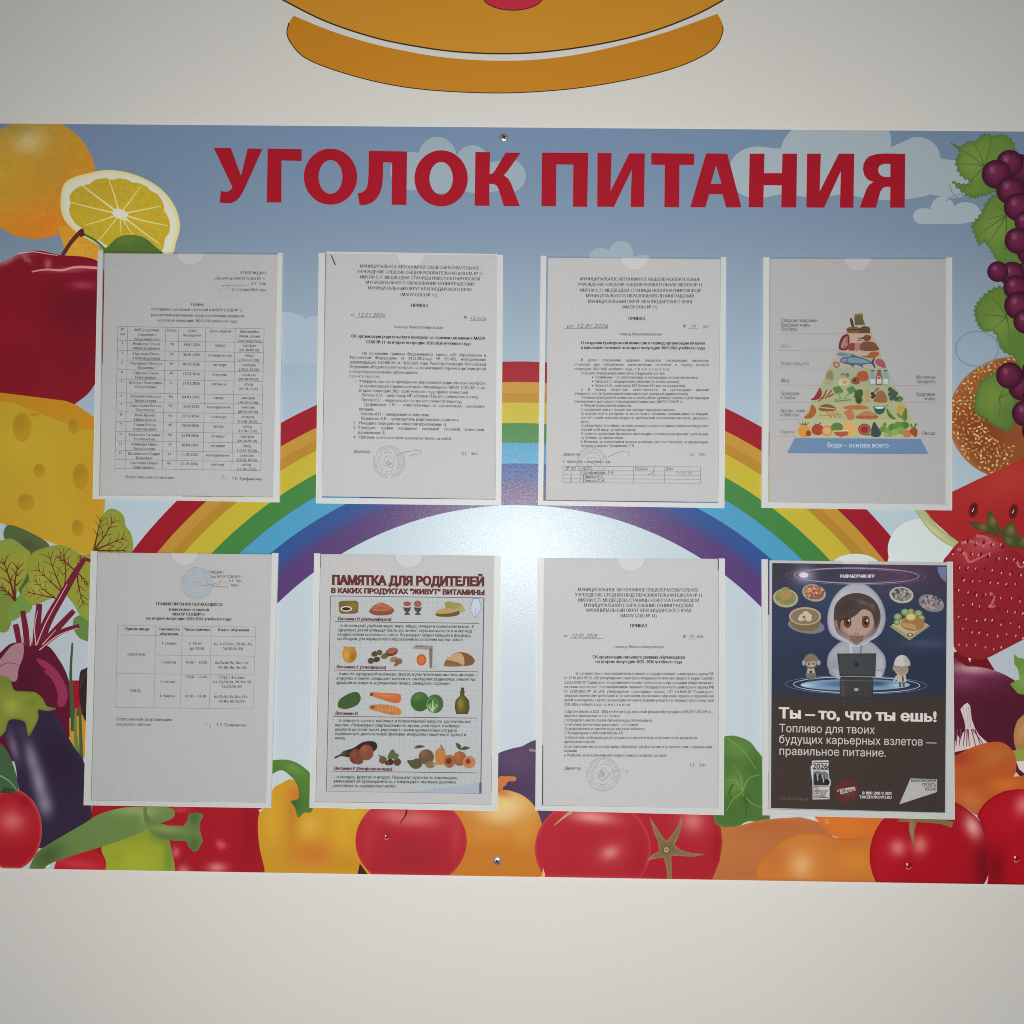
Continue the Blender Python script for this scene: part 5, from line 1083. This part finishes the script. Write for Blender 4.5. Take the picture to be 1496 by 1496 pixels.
# row 2: honey, nuts, packet, bread
po([(262, 735), (290, 722), (330, 726), (346, 740), (356, 780), (342, 820), (310, 840), (275, 834), (252, 800), (250, 760)], grad((172, 122, 52), [(280, 780, 24, 40, 0, (196, 150, 80), .8), (330, 800, 24, 40, 0, (136, 88, 34), .7)]), grid=10); po([(262, 742), (268, 725), (340, 724), (348, 742), (304, 750)], (120, 92, 48), False); p.line([(256, 715), (275, 730)], 5, (130, 100, 60))
for x, y, a, b, c in ((485, 775, 24, 20, (82, 66, 46)), (520, 765, 22, 20, (92, 74, 50)), (458, 825, 24, 22, (88, 70, 50)), (500, 815, 26, 20, (74, 60, 42)), (560, 790, 30, 20, (100, 88, 52)), (610, 760, 46, 30, (96, 58, 46)), (612, 752, 36, 20, (150, 88, 70)), (625, 815, 30, 20, (140, 112, 76)), (660, 830, 28, 22, (120, 90, 62)), (640, 855, 16, 10, (120, 92, 66))): p.ell(x, y, a, b, c, rot=-20)
po([(765, 725), (790, 712), (908, 715), (905, 870), (885, 885), (880, 742)], (110, 106, 100), False); po([(765, 738), (882, 742), (886, 886), (768, 882)], (176, 174, 168), False); p.ell(826, 818, 36, 42, (170, 84, 46)); p.ell(826, 818, 24, 28, (188, 104, 60)); po([(765, 725), (900, 718), (882, 745), (766, 738)], (140, 136, 128), False); po([(905, 870), (960, 850), (908, 880)], (150, 152, 156), False)
po([(1030, 815), (1060, 775), (1120, 762), (1185, 785), (1215, 825), (1190, 855), (1130, 862), (1060, 850)], (118, 80, 50)); po([(1030, 815), (1060, 778), (1108, 770), (1135, 800), (1132, 858), (1060, 850)], (176, 146, 108)); po([(990, 855), (1008, 820), (1060, 830), (1116, 850), (1110, 865), (1010, 866)], (128, 92, 60)); p.line([(1012, 800), (1110, 838)], 16, (170, 140, 104)); p.line([(1005, 818), (1105, 848)], 7, (110, 76, 48))
# row 3: cucumber, carrots, cabbages, oil
po([(216, 195+Lo), (235, 155+Lo), (300, 115+Lo), (350, 104+Lo), (378, 125+Lo), (382, 165+Lo), (350, 205+Lo), (280, 228+Lo), (228, 220+Lo)], grad((62, 88, 48), noise=.15), grid=12)
po([(450, 118+Lo), (470, 106+Lo), (560, 112+Lo), (660, 118+Lo), (680, 145+Lo), (665, 180+Lo), (620, 184+Lo), (540, 160+Lo), (465, 134+Lo)], grad((176, 100, 52), [(560, 130+Lo, 90, 12, 8, (198, 130, 84), .7)]), grid=12); p.ell(462, 122+Lo, 12, 14, (110, 64, 40))
po([(448, 215+Lo), (480, 198+Lo), (560, 196+Lo), (650, 215+Lo), (682, 250+Lo), (660, 272+Lo), (590, 268+Lo), (520, 250+Lo), (460, 232+Lo)], grad((176, 116, 62), noise=.2), grid=12); p.ell(470, 215+Lo, 20, 14, (132, 84, 44))
for i in range(6): p.line([(510+i*26, 202+Lo+i*3), (518+i*26, 240+Lo+i*3)], 5, (196, 146, 96), keep=True)
p.up(); p.ell(815, 175+Lo, 68, 72, grad((58, 92, 50), [(800, 140+Lo, 40, 26, -20, (96, 128, 80), .7)]), grid=12); p.ell(925, 190+Lo, 62, 68, grad((64, 100, 54)), grid=14)
for a in range(-60, 61, 20): p.line([(905, 250+Lo), (905+46*math.sin(math.radians(a)), 215+Lo-30*math.cos(math.radians(a)))], 4.5, (166, 184, 140), keep=True)
p.line([(905, 252+Lo), (910, 165+Lo)], 7, (176, 192, 150)); p.ring(905, 200+Lo, 40, 52, 4, (120, 150, 104))
po([(1108, 130+Lo), (1110, 100+Lo), (1138, 100+Lo), (1140, 130+Lo), (1172, 165+Lo), (1178, 220+Lo), (1165, 265+Lo), (1080, 265+Lo), (1068, 215+Lo), (1075, 165+Lo)], grad((84, 78, 30), [(1112, 190+Lo, 24, 50, 0, (136, 126, 62), .9)], rim=((54, 52, 28), 8, .6)), False, grid=10); po([(1112, 72+Lo), (1138, 72+Lo), (1136, 100+Lo), (1114, 100+Lo)], (76, 66, 50), False); p.ring(1124, 104+Lo, 18, 8, 4, (90, 84, 66))
# row 4: aubergine with plums, berries, fruit
po([(192, 580+Lo), (230, 560+Lo), (260, 535+Lo), (330, 512+Lo), (400, 470+Lo), (470, 463+Lo), (502, 485+Lo), (490, 530+Lo), (400, 570+Lo), (300, 580+Lo), (240, 572+Lo), (200, 588+Lo)], grad((52, 36, 34), [(250, 550+Lo, 40, 20, 0, (84, 84, 60), .9)]), grid=12); p.ell(350, 575+Lo, 50, 56, grad((110, 58, 46), [(335, 560+Lo, 20, 20, 0, (140, 80, 64), .8)]), grid=12); p.ell(425, 545+Lo, 52, 58, grad((124, 72, 52), [(410, 520+Lo, 24, 24, 0, (150, 94, 70), .8)]), grid=12); p.ell(368, 605+Lo, 36, 28, (118, 64, 54))
for x, y, r, c in ((545, 600, 28, (104, 74, 58)), (600, 615, 24, (70, 44, 40)), (650, 615, 28, (92, 62, 50)), (578, 622, 18, (86, 56, 46))): p.ell(x, y+Lo, r, r, c)
for pts in ([(515, 560), (540, 575), (530, 590)], [(580, 590), (590, 550), (618, 522), (640, 550), (660, 560), (650, 600), (615, 590)]): po([(x, y+Lo) for x, y in pts], (84, 96, 58))
p.ell(862, 578+Lo, 56, 56, grad((104, 78, 56), [(845, 555+Lo, 26, 24, 0, (128, 100, 74), .8)]), grid=12); po([(775, 515+Lo), (800, 492+Lo), (852, 500+Lo), (820, 512+Lo)], (70, 82, 58)); po([(925, 560+Lo), (935, 530+Lo), (960, 510+Lo), (985, 515+Lo), (1005, 560+Lo), (1000, 625+Lo), (940, 630+Lo)], grad((176, 118, 62)), grid=14); p.line([(965, 490+Lo), (990, 530+Lo)], 8, (84, 92, 52))
p.ell(1030, 610+Lo, 42, 48, grad((150, 94, 58)), grid=14); p.ell(1026, 608+Lo, 22, 22, (96, 52, 36)); p.ell(1105, 590+Lo, 50, 54, grad((144, 88, 58), [(1090, 570+Lo, 24, 24, 0, (168, 112, 78), .8)]), grid=12); p.ell(1174, 616+Lo, 46, 46, (176, 118, 78)); p.ell(1172, 612+Lo, 32, 32, (196, 156, 112)); p.ell(1166, 610+Lo, 18, 20, (110, 62, 44))
for pts in ([(1076, 475), (1110, 490), (1116, 525), (1088, 512)], [(1116, 522), (1140, 500), (1180, 512), (1140, 528)], [(722, 605), (760, 600), (800, 590), (830, 640), (790, 665), (750, 650)]): po([(x, y+Lo) for x, y in pts], (76, 82, 54))
p.ell(800, 625+Lo, 32, 36, (88, 76, 54)); p.ell(890, 635+Lo, 34, 26, (124, 106, 74)); p.ell(925, 630+Lo, 16, 14, (160, 134, 96))
d.done(p, 'food_pictures')

# ---------------------------------------------------------------- 7 drinking order
d = Doc('order sheet of dense small print with a large faint stamp, lower row beside the leaflet', 'notice', [(794.6, 815.2), (1048.6, 816.4), (1048.8, 1180.7), (793.4, 1176.2)], A(.65), .0035)
d.fr = (770, 800, 4.826); L7 = 868.7; p = d.new()
for tx, x0, x1, y in zip(HEAD, (358, 338, 358, 400, 417, 657), (1210, 1238, 1215, 1172, 1158, 915), (308, 345, 382, 418, 453, 492)): p.text(tx, x0, x1, y, 23, INK, off=REG)
p.text('ПРИКАЗ', 727, 848, 562, 22, INK, off=BOLD); p.text('Об организации питьевого режима обучающихся', 462, 1115, 782, 22, INK, off=BOLD); p.text('на втором полугодии 2025- 2026 учебного года', 482, 1092, 814, 22, INK, off=BOLD)
lines(p, [('от', 260, 287, 633), ('№', 1100, 1122, 637), ('-осн', 1190, 1240, 635), ('станица Новоплатнировская', 610, 963, 708)], 20, off=REG)
T7 = [('В соответствии с постановлением главного государственного санитарного врача РФ', 343, 1315, 28), ('от 27.10.2020 № 32 «Об утверждении санитарно-эпидемиологических правил и норм СанПиН', 262, 1315, 59), ('2.3/2.4.3590-20 "Санитарно-эпидемиологические требования к организации общественного', 262, 1315, 91), ('питания населения", постановлением главного государственного санитарного врача РФ', 262, 1318, 122), ('от 28.09.2020 № 28 «Об утверждении санитарных правил СП 2.4.3648-20 "Санитарно-', 262, 1316, 154), ('эпидемиологические требования к организациям воспитания и обучения, отдыха и оздоровления', 262, 1318, 184), ('детей и молодежи» в целях организации питьевого режима учащихся в период второго полугодия', 262, 1318, 215), ('2025-2026 учебного года, п р и к а з ы в а ю:', 262, 730, 246),
      ('1.Организовать в 2025 -2026 учебном году питьевой режим обучающихся МАОУ СОШ № 11', 262, 1298, 296), ('питьевые фонтанчики на 1 и 2 этажах.', 262, 660, 326), ('2. Определить места подачи питьевой воды обучающимся.', 262, 885, 357), ('1) питьевые фонтанчики: рекреации 1 и 2 этажей;', 262, 785, 388), ('2) расфасованная в емкости вода: классные кабинеты.', 262, 833, 417), ('3. Заведующему хозяйством Кисель А.П.', 262, 683, 447), ('1) обеспечить свободный доступ учащихся к питьевой воде в течение всего времени их', 262, 1200, 479), ('пребывания в школе;', 262, 482, 509), ('2) организовать мытье и санитарную обработку чаш фонтанчиков в соответствии с санитарными', 262, 1303, 543), ('нормами.', 262, 355, 573), ('6. Контроль за исполнением настоящего приказа оставляю за собой.', 262, 988, 604), ('Директор', 262, 380, 696), ('С.Г. Эпп', 1147, 1258, 674)]
lines(p, T7, 19.5, dy=L7, off=REG, justify=True); d.done(p, 'printed_text')
for q_ in ([(300, 639), (535, 641)], [(1132, 644), (1190, 645)]): p = d.new(); p.line(q_, 2.5, (84, 84, 88)); d.done(p, 'ruled_line')
p = d.new(); p.text('12.01.2026', 308, 492, 634, 28, (66, 68, 82), shear=.4); d.done(p, 'handwriting'); p = d.new(); p.text('14', 1138, 1168, 637, 25, (66, 68, 82), shear=.4); d.done(p, 'handwriting')
stamp(d, 535, 730+L7, 116, 100, col=(142, 148, 164))
sign(d, [[(500, 760+L7), (530, 700+L7), (545, 760+L7), (580, 728+L7), (640, 706+L7), (680, 692+L7)], [(690, 715+L7), (712, 700+L7), (708, 718+L7)]], (104, 112, 134))

# ---------------------------------------------------------------- 8 poster
d = Doc('dark poster with a hooded cartoon figure at a laptop above white lettering', 'poster', [(1124.2, 818.6), (1383.4, 821.6), (1382.9, 1187.6), (1123.2, 1181.6)], A(.66), .017, name='campaign_poster')
d.fr = (1100, 800, 4.987); L8 = 997.4
p = d.new(); q8 = [(140, 112), (1414, 130), (1399, 934+L8), (131, 900+L8)]
def bg(X, Y, D):
    t = np.clip(Y/1000.0, 0, 2)
    top, mid, nav, bot = np.array((56, 53, 64.)), np.array((47, 55, 78.)), np.array((43, 50, 68.)), np.array((60, 51, 47.))
    def mix(a, b, k): k = np.clip(k, 0, 1)[:, None]; k = k*k*(3-2*k); return a*(1-k)+b*k
    c = mix(top, mid, (Y-200)/300); c = c*(1-0)+0
    c = mix(c, nav, (Y-600)/300); c = mix(c, bot, (Y-1020)/130)
    k = np.exp(-((X-1050)/300)**2-((Y-200)/110)**2)[:, None]*.5; c = c*(1-k)+np.array((104, 62, 92.))*k
    k = np.exp(-((X-380)/70)**2-((Y-205)/60)**2)[:, None]*.8; c = c*(1-k)+np.array((168, 156, 178.))*k
    k = np.exp(-((X-620)/400)**2-((Y-330)/120)**2)[:, None]*.35; c = c*(1-k)+np.array((50, 80, 110.))*k
    k = np.exp(-((X-1250)/160)**2-((Y-700)/30)**2)[:, None]*.5; c = c*(1-k)+np.array((84, 90, 112.))*k
    return c
p.fill(q8, bg, grid=24); d.done(p, 'dark_background')
p = d.new()
p.fill([(1345, 140), (1411, 140), (1408, 255), (1370, 220), (1350, 180)], (104, 112, 150), smooth=False)
for cx, cy, rx, ry, wd, c in ((755, 205, 455, 56, 6, (150, 138, 160)), (750, 208, 510, 62, 3, (112, 104, 130)), (720, 205, 400, 50, 2.5, (120, 106, 132)), (755, 1000, 460, 58, 7, (150, 168, 186)), (750, 1000, 515, 66, 3, (112, 126, 154))):
    p.ring(cx, cy, rx, ry, wd, c, rot=.6)
p.ell(745, 1000, 400, 42, grad((116, 142, 168), [(620, 995, 110, 20, 0, (56, 76, 108), .8), (900, 990, 90, 20, 0, (44, 58, 84), .9), (380, 1005, 60, 16, 0, (180, 196, 206), .8), (1080, 1005, 70, 16, 0, (180, 194, 204), .8)]), grid=20)
p.ell(370, 200, 34, 20, (196, 186, 200)); d.done(p, 'light_rings')
# dishes
p = d.new()
def dish(cx, cy, rx, ry, plate, food, n, cols, rot=6):
    p.ell(cx, cy+8, rx, ry, (58, 56, 60), rot=rot); p.ell(cx, cy, rx, ry, plate, rot=rot); p.ell(cx, cy-4, rx*.84, ry*.8, food, rot=rot); rn = random.Random(int(cx))
    for i in range(n):
        a, r = rn.uniform(0, 6.28), math.sqrt(rn.random())*.78
        p.ell(cx+rx*r*math.cos(a), cy-6+ry*r*math.sin(a), rn.uniform(.08, .16)*rx, rn.uniform(.08, .16)*rx*.7, rn.choice(cols), rot=rn.uniform(0, 180), n=10, keep=True)
        if i % 6 == 5: p.up()
    p.up()
dish(238, 368, 92, 68, (150, 150, 132), (122, 118, 72), 26, [(148, 128, 84), (110, 118, 66), (160, 110, 70), (132, 132, 90)]); p.ell(235, 340, 50, 34, (142, 124, 76)); p.ell(260, 350, 22, 14, (168, 120, 76)); p.ell(235, 305, 28, 18, (136, 122, 72))
dish(445, 330, 88, 62, (150, 140, 130), (128, 84, 70), 46, [(166, 96, 76), (190, 150, 124), (112, 74, 56), (150, 132, 92), (176, 110, 92)], 14)
dish(1082, 345, 88, 60, (166, 162, 158), (120, 118, 112), 34, [(160, 158, 150), (96, 92, 86), (140, 136, 126), (74, 70, 66)])
dish(1300, 405, 96, 60, (122, 120, 128), (90, 78, 84), 44, [(146, 112, 118), (72, 58, 64), (160, 140, 140), (110, 88, 96)], 18)
p.ell(388, 570, 135, 55, (110, 110, 122), rot=8); p.fill([(264, 500), (498, 505), (480, 580), (440, 608), (340, 606), (285, 575)], (112, 92, 66), smooth=False); p.ell(380, 500, 117, 66, (160, 146, 118)); p.ell(380, 502, 104, 56, (122, 104, 86))
for x, y in ((360, 500), (405, 498), (385, 480), (405, 520), (352, 518)): p.ell(x, y, 24, 18, (174, 166, 146), keep=True, n=14)
p.up()
for x, y in ((370, 505), (400, 510)): p.ell(x, y, 9, 9, (96, 72, 52), keep=True, n=10)
p.up()
p.fill([(996, 575), (1150, 500), (1290, 570), (1140, 676)], (146, 136, 106)); p.fill([(1010, 562), (1150, 490), (1275, 560), (1142, 646)], (166, 156, 122))
for x, y, r in ((1055, 505, 30), (1108, 470, 30), (1150, 465, 24), (1205, 480, 30), (1225, 515, 28), (1050, 545, 24)): p.ell(x, y, r, r*.85, (108, 128, 84)); p.ell(x, y-3, r*.6, r*.5, (140, 156, 116))
p.ell(1165, 555, 88, 52, (146, 106, 66)); p.ell(1150, 505, 38, 28, (166, 150, 92)); p.ell(1150, 505, 27, 19, (190, 176, 124))
for i in range(7): p.line([(1085+i*14, 545+i*2), (1105+i*14, 580+i*3)], 6, (180, 152, 104), keep=True)
p.up(); p.ell(1145, 635, 22, 12, (60, 52, 46)); p.ell(1145, 634, 12, 7, (190, 184, 170)); d.done(p, 'food_dishes')
# hooded figure
p = d.new(); HW = (158, 158, 166)
p.fill([(632, 690), (560, 760), (540, 830), (548, 880), (600, 940), (905, 950), (962, 890), (966, 810), (940, 760), (880, 700), (820, 680), (700, 680)], grad((150, 152, 162), [(590, 860, 40, 60, 0, (124, 128, 140), .7), (930, 850, 30, 50, 0, (166, 168, 176), .6), (760, 760, 90, 60, 0, (142, 142, 150), .6)], rim=((110, 114, 126), 12, .6)), smooth=True, grid=16)
p.fill([(752, 258), (700, 268), (640, 305), (585, 370), (552, 450), (542, 530), (556, 610), (600, 660), (690, 700), (755, 722), (830, 690), (920, 640), (958, 570), (966, 500), (950, 420), (905, 340), (840, 280), (795, 262)], grad(HW, [(640, 340, 80, 70, -40, (172, 172, 178), .6), (940, 480, 30, 120, 0, (138, 140, 150), .6), (740, 300, 90, 30, 0, (150, 152, 160), .6)], rim=((120, 122, 134), 12, .6)), smooth=True, grid=14)
p.fill([(590, 500), (600, 420), (650, 362), (720, 334), (790, 334), (860, 362), (910, 420), (930, 500), (915, 580), (875, 640), (800, 680), (752, 705), (690, 672), (620, 630), (595, 570)], grad((66, 56, 58), ramp=((750, 470, (60, 52, 54)), (750, 660, (132, 118, 114)))), smooth=True, grid=14)
p.fill([(630, 560), (650, 470), (700, 430), (780, 440), (850, 450), (884, 520), (880, 580), (845, 630), (790, 655), (740, 656), (690, 640), (645, 605)], grad((160, 136, 124), [(690, 600, 30, 20, 0, (168, 124, 116), .6), (840, 600, 26, 18, 0, (168, 124, 116), .6), (640, 560, 30, 60, 0, (120, 90, 80), .6)], rim=((116, 86, 78), 10, .6)), smooth=True, grid=12)
p.ell(606, 555, 16, 30, (136, 104, 92)); p.fill([(700, 640), (810, 640), (800, 680), (752, 710), (712, 676)], (120, 92, 84))
p.fill([(590, 540), (596, 430), (650, 366), (730, 334), (810, 340), (880, 390), (918, 460), (915, 530), (890, 590), (882, 530), (860, 470), (800, 450), (740, 500), (680, 525), (640, 540), (632, 600), (605, 520)], grad((70, 58, 54), [(800, 400, 50, 14, 20, (104, 90, 84), .8), (680, 430, 60, 30, -40, (56, 46, 44), .7), (870, 430, 14, 20, 0, (112, 100, 94), .7)]), smooth=True, grid=12)
for x in (690, 822):
    p.ell(x, 548, 28, 37, (64, 44, 40)); p.ell(x, 554, 20, 26, (96, 64, 52)); p.ell(x, 548, 11, 16, (40, 26, 26)); p.ell(x+10, 532, 7, 9, (200, 190, 186))
p.line([(664, 530), (690, 512), (716, 524)], 6, (48, 34, 34), smooth=True); p.line([(796, 524), (824, 510), (852, 528)], 6, (48, 34, 34), smooth=True); p.line([(795, 510), (825, 502), (850, 512)], 10, (58, 44, 42), 6, smooth=True); p.line([(738, 624), (756, 630), (774, 624)], 5, (110, 66, 62), smooth=True); p.ell(756, 596, 8, 4, (140, 104, 94))
p.line([(610, 640), (690, 690), (752, 720), (830, 690), (900, 645)], 7, (176, 176, 182), smooth=True); p.line([(712, 708), (714, 770)], 9, (188, 188, 192)); p.line([(788, 712), (786, 772)], 7, (84, 86, 98))
p.fill([(580, 880), (600, 950), (640, 960), (640, 900)], (150, 150, 158)); p.fill([(890, 900), (900, 950), (940, 940), (944, 890)], (166, 166, 172)); p.line([(905, 900), (935, 890), (945, 915)], 8, (120, 120, 130)); d.done(p, 'hooded_figure')
p = d.new(); p.fill([(612, 772), (898, 770), (892, 940), (632, 936)], grad((62, 64, 68), rim=((44, 46, 50), 8, .7)), grid=16); p.ell(756, 852, 17, 17, (40, 42, 46)); d.done(p, 'laptop')
p = d.new(); p.fill([(632, 962), (640, 940), (870, 945), (878, 970), (876, 1098), (634, 1098)], grad((58, 58, 58), [(650, 1040, 14, 80, 0, (90, 94, 98), .5)], rim=((38, 38, 40), 10, .6)), grid=16); p.line([(634, 968), (878, 972)], 5, (84, 86, 88)); p.fill([(738, 1025), (768, 1025), (768, 1044), (738, 1044)], (150, 150, 146)); d.done(p, 'pedestal')
# small figures
p = d.new()
p.fill([(395, 890), (450, 890), (462, 930), (445, 962), (400, 962), (382, 930)], (104, 98, 94)); p.fill([(398, 880), (446, 880), (450, 915), (395, 915)], (158, 152, 146)); p.ell(422, 905, 12, 10, (64, 56, 52)); p.ell(424, 830, 52, 54, (120, 112, 92)); p.ell(422, 846, 34, 34, (158, 140, 122)); p.fill([(376, 830), (400, 790), (450, 788), (474, 830), (450, 826), (400, 836)], (112, 104, 84), smooth=True); p.ell(408, 848, 6, 8, (52, 44, 40)); p.ell(440, 846, 6, 8, (52, 44, 40)); p.ring(424, 824, 54, 52, 7, (70, 70, 76)); p.ell(370, 840, 12, 20, (140, 140, 144)); p.ell(480, 838, 12, 20, (140, 140, 144)); p.line([(410, 950), (408, 968)], 10, (88, 84, 82)); p.line([(436, 950), (438, 968)], 10, (88, 84, 82)); d.done(p, 'small_figure')
p = d.new()
p.fill([(1050, 925), (1112, 925), (1120, 970), (1105, 985), (1055, 985), (1044, 960)], (164, 162, 158)); p.fill([(1062, 980), (1082, 980), (1080, 1016), (1064, 1016)], (86, 84, 84)); p.fill([(1088, 980), (1106, 980), (1106, 1014), (1090, 1014)], (86, 84, 84)); p.line([(1050, 935), (1026, 975)], 16, (160, 156, 150)); p.fill([(1084, 935), (1096, 935), (1100, 970), (1088, 980)], (72, 68, 70)); p.ell(1083, 890, 50, 44, (158, 138, 120)); p.fill([(1030, 858), (1040, 810), (1072, 784), (1110, 788), (1138, 820), (1142, 858), (1085, 868)], grad((174, 174, 172), [(1120, 820, 20, 40, 0, (140, 140, 140), .6)]), smooth=True, grid=12); p.line([(1020, 860), (1085, 870), (1148, 858)], 8, (128, 128, 126), smooth=True); p.ring(1064, 888, 15, 13, 4, (90, 76, 66)); p.ring(1104, 888, 15, 13, 4, (90, 76, 66)); p.line([(1070, 914), (1098, 914)], 4, (104, 70, 60)); p.ell(1028, 880, 10, 18, (150, 128, 110)); d.done(p, 'small_figure')
# lettering
p = d.new(); WT = (196, 190, 186)
p.text('Ты – то, что ты ешь!', 188, 1342, 244+L8, 72, WT, off=.05, slope=.0235); d.done(p, 'headline')
p = d.new()
p.text('РАЗРАБОТЧИК ИГР', 636, 886, 219, 21, (196, 190, 200), off=.06, slope=.002)
for tx, x0, x1, y in (('Топливо для твоих', 190, 890, 346, ), ('будущих карьерных взлетов —', 188, 1337, 426), ('правильное питание.', 188, 972, 512)): p.text(tx, x0, x1, y+L8, 56, (186, 178, 174), off=.004, slope=.0185)
p.text('Узнай больше', 190, 402, 842+L8, 24, (98, 86, 82), slope=.012)
p.text('8 800 200 0 200', 797, 1010, 800+L8, 20, (184, 178, 174), off=.05, slope=.016); p.text('TAKZDOROVO.RU', 776, 1012, 829+L8, 20, (184, 178, 174), off=.05, slope=.012)
d.done(p, 'printed_text')
p = d.new()
p.fill([(430, 555+L8), (550, 552+L8), (553, 575+L8), (546, 600+L8), (553, 630+L8), (556, 680+L8), (568, 705+L8), (566, 730+L8), (558, 745+L8), (558, 836+L8), (435, 838+L8), (433, 710+L8), (422, 640+L8), (420, 600+L8), (430, 585+L8)], (176, 174, 172))
p.fill([(440, 635+L8), (480, 628+L8), (500, 640+L8), (520, 630+L8), (550, 650+L8), (552, 735+L8), (440, 735+L8)], (108, 108, 110)); p.fill([(442, 660+L8), (462, 640+L8), (468, 690+L8), (490, 640+L8), (505, 690+L8), (520, 650+L8), (524, 735+L8), (444, 735+L8)], (46, 46, 50)); p.ell(536, 712+L8, 24, 22, (34, 34, 38)); p.line([(466, 650+L8), (474, 700+L8)], 7, (176, 174, 172)); p.line([(508, 660+L8), (516, 715+L8)], 6, (176, 174, 172))
for y in (570, 622, 742, 826): p.line([(440, y+L8), (550, y-2+L8)], 5, (50, 44, 46), keep=True)
p.up(); p.text('2026', 434, 546, 614+L8, 38, (60, 42, 44), off=.03); 
for k, tx in enumerate(('ГОД', 'ЕДИНСТВА', 'НАРОДОВ', 'РОССИИ')): p.text(tx, 440, None if k == 0 else (546, 536, 524)[k-1], 762+k*19+L8, 14, (54, 48, 52), off=.03)
d.done(p, 'year_badge')
p = d.new(); p.ell(682, 775+L8, 83, 85, (92, 42, 42), n=44); p.fill([(612, 772+L8), (640, 760+L8), (742, 745+L8), (748, 772+L8), (640, 800+L8), (634, 780+L8), (616, 784+L8)], (176, 168, 164)); p.text('ТЫ', 640, 672, 772+L8, 15, (60, 34, 34), off=.04, slope=-.15); p.text('СИЛЬНЕЕ', 640, 742, 790+L8, 16, (60, 34, 34), off=.04, slope=-.15); p.text('#', 618, 634, 782+L8, 16, (60, 34, 34), off=.03); p.line([(668, 806+L8), (738, 794+L8)], 4, (130, 76, 74)); d.done(p, 'round_badge')
p = d.new(); p.fill([(1148, 684+L8), (1342, 690+L8), (1340, 784+L8), (1066, 873+L8)], (168, 166, 164)); 
for tx, x0, x1, y in (('НАЦИОНАЛЬНЫЕ', 1152, 1338, 711), ('ПРОЕКТЫ', 1234, 1336, 743), ('РОССИИ', 1254, 1336, 774)): p.text(tx, x0, x1, y+L8, 22, (52, 48, 48), off=.03, slope=.005)
d.done(p, 'project_emblem')
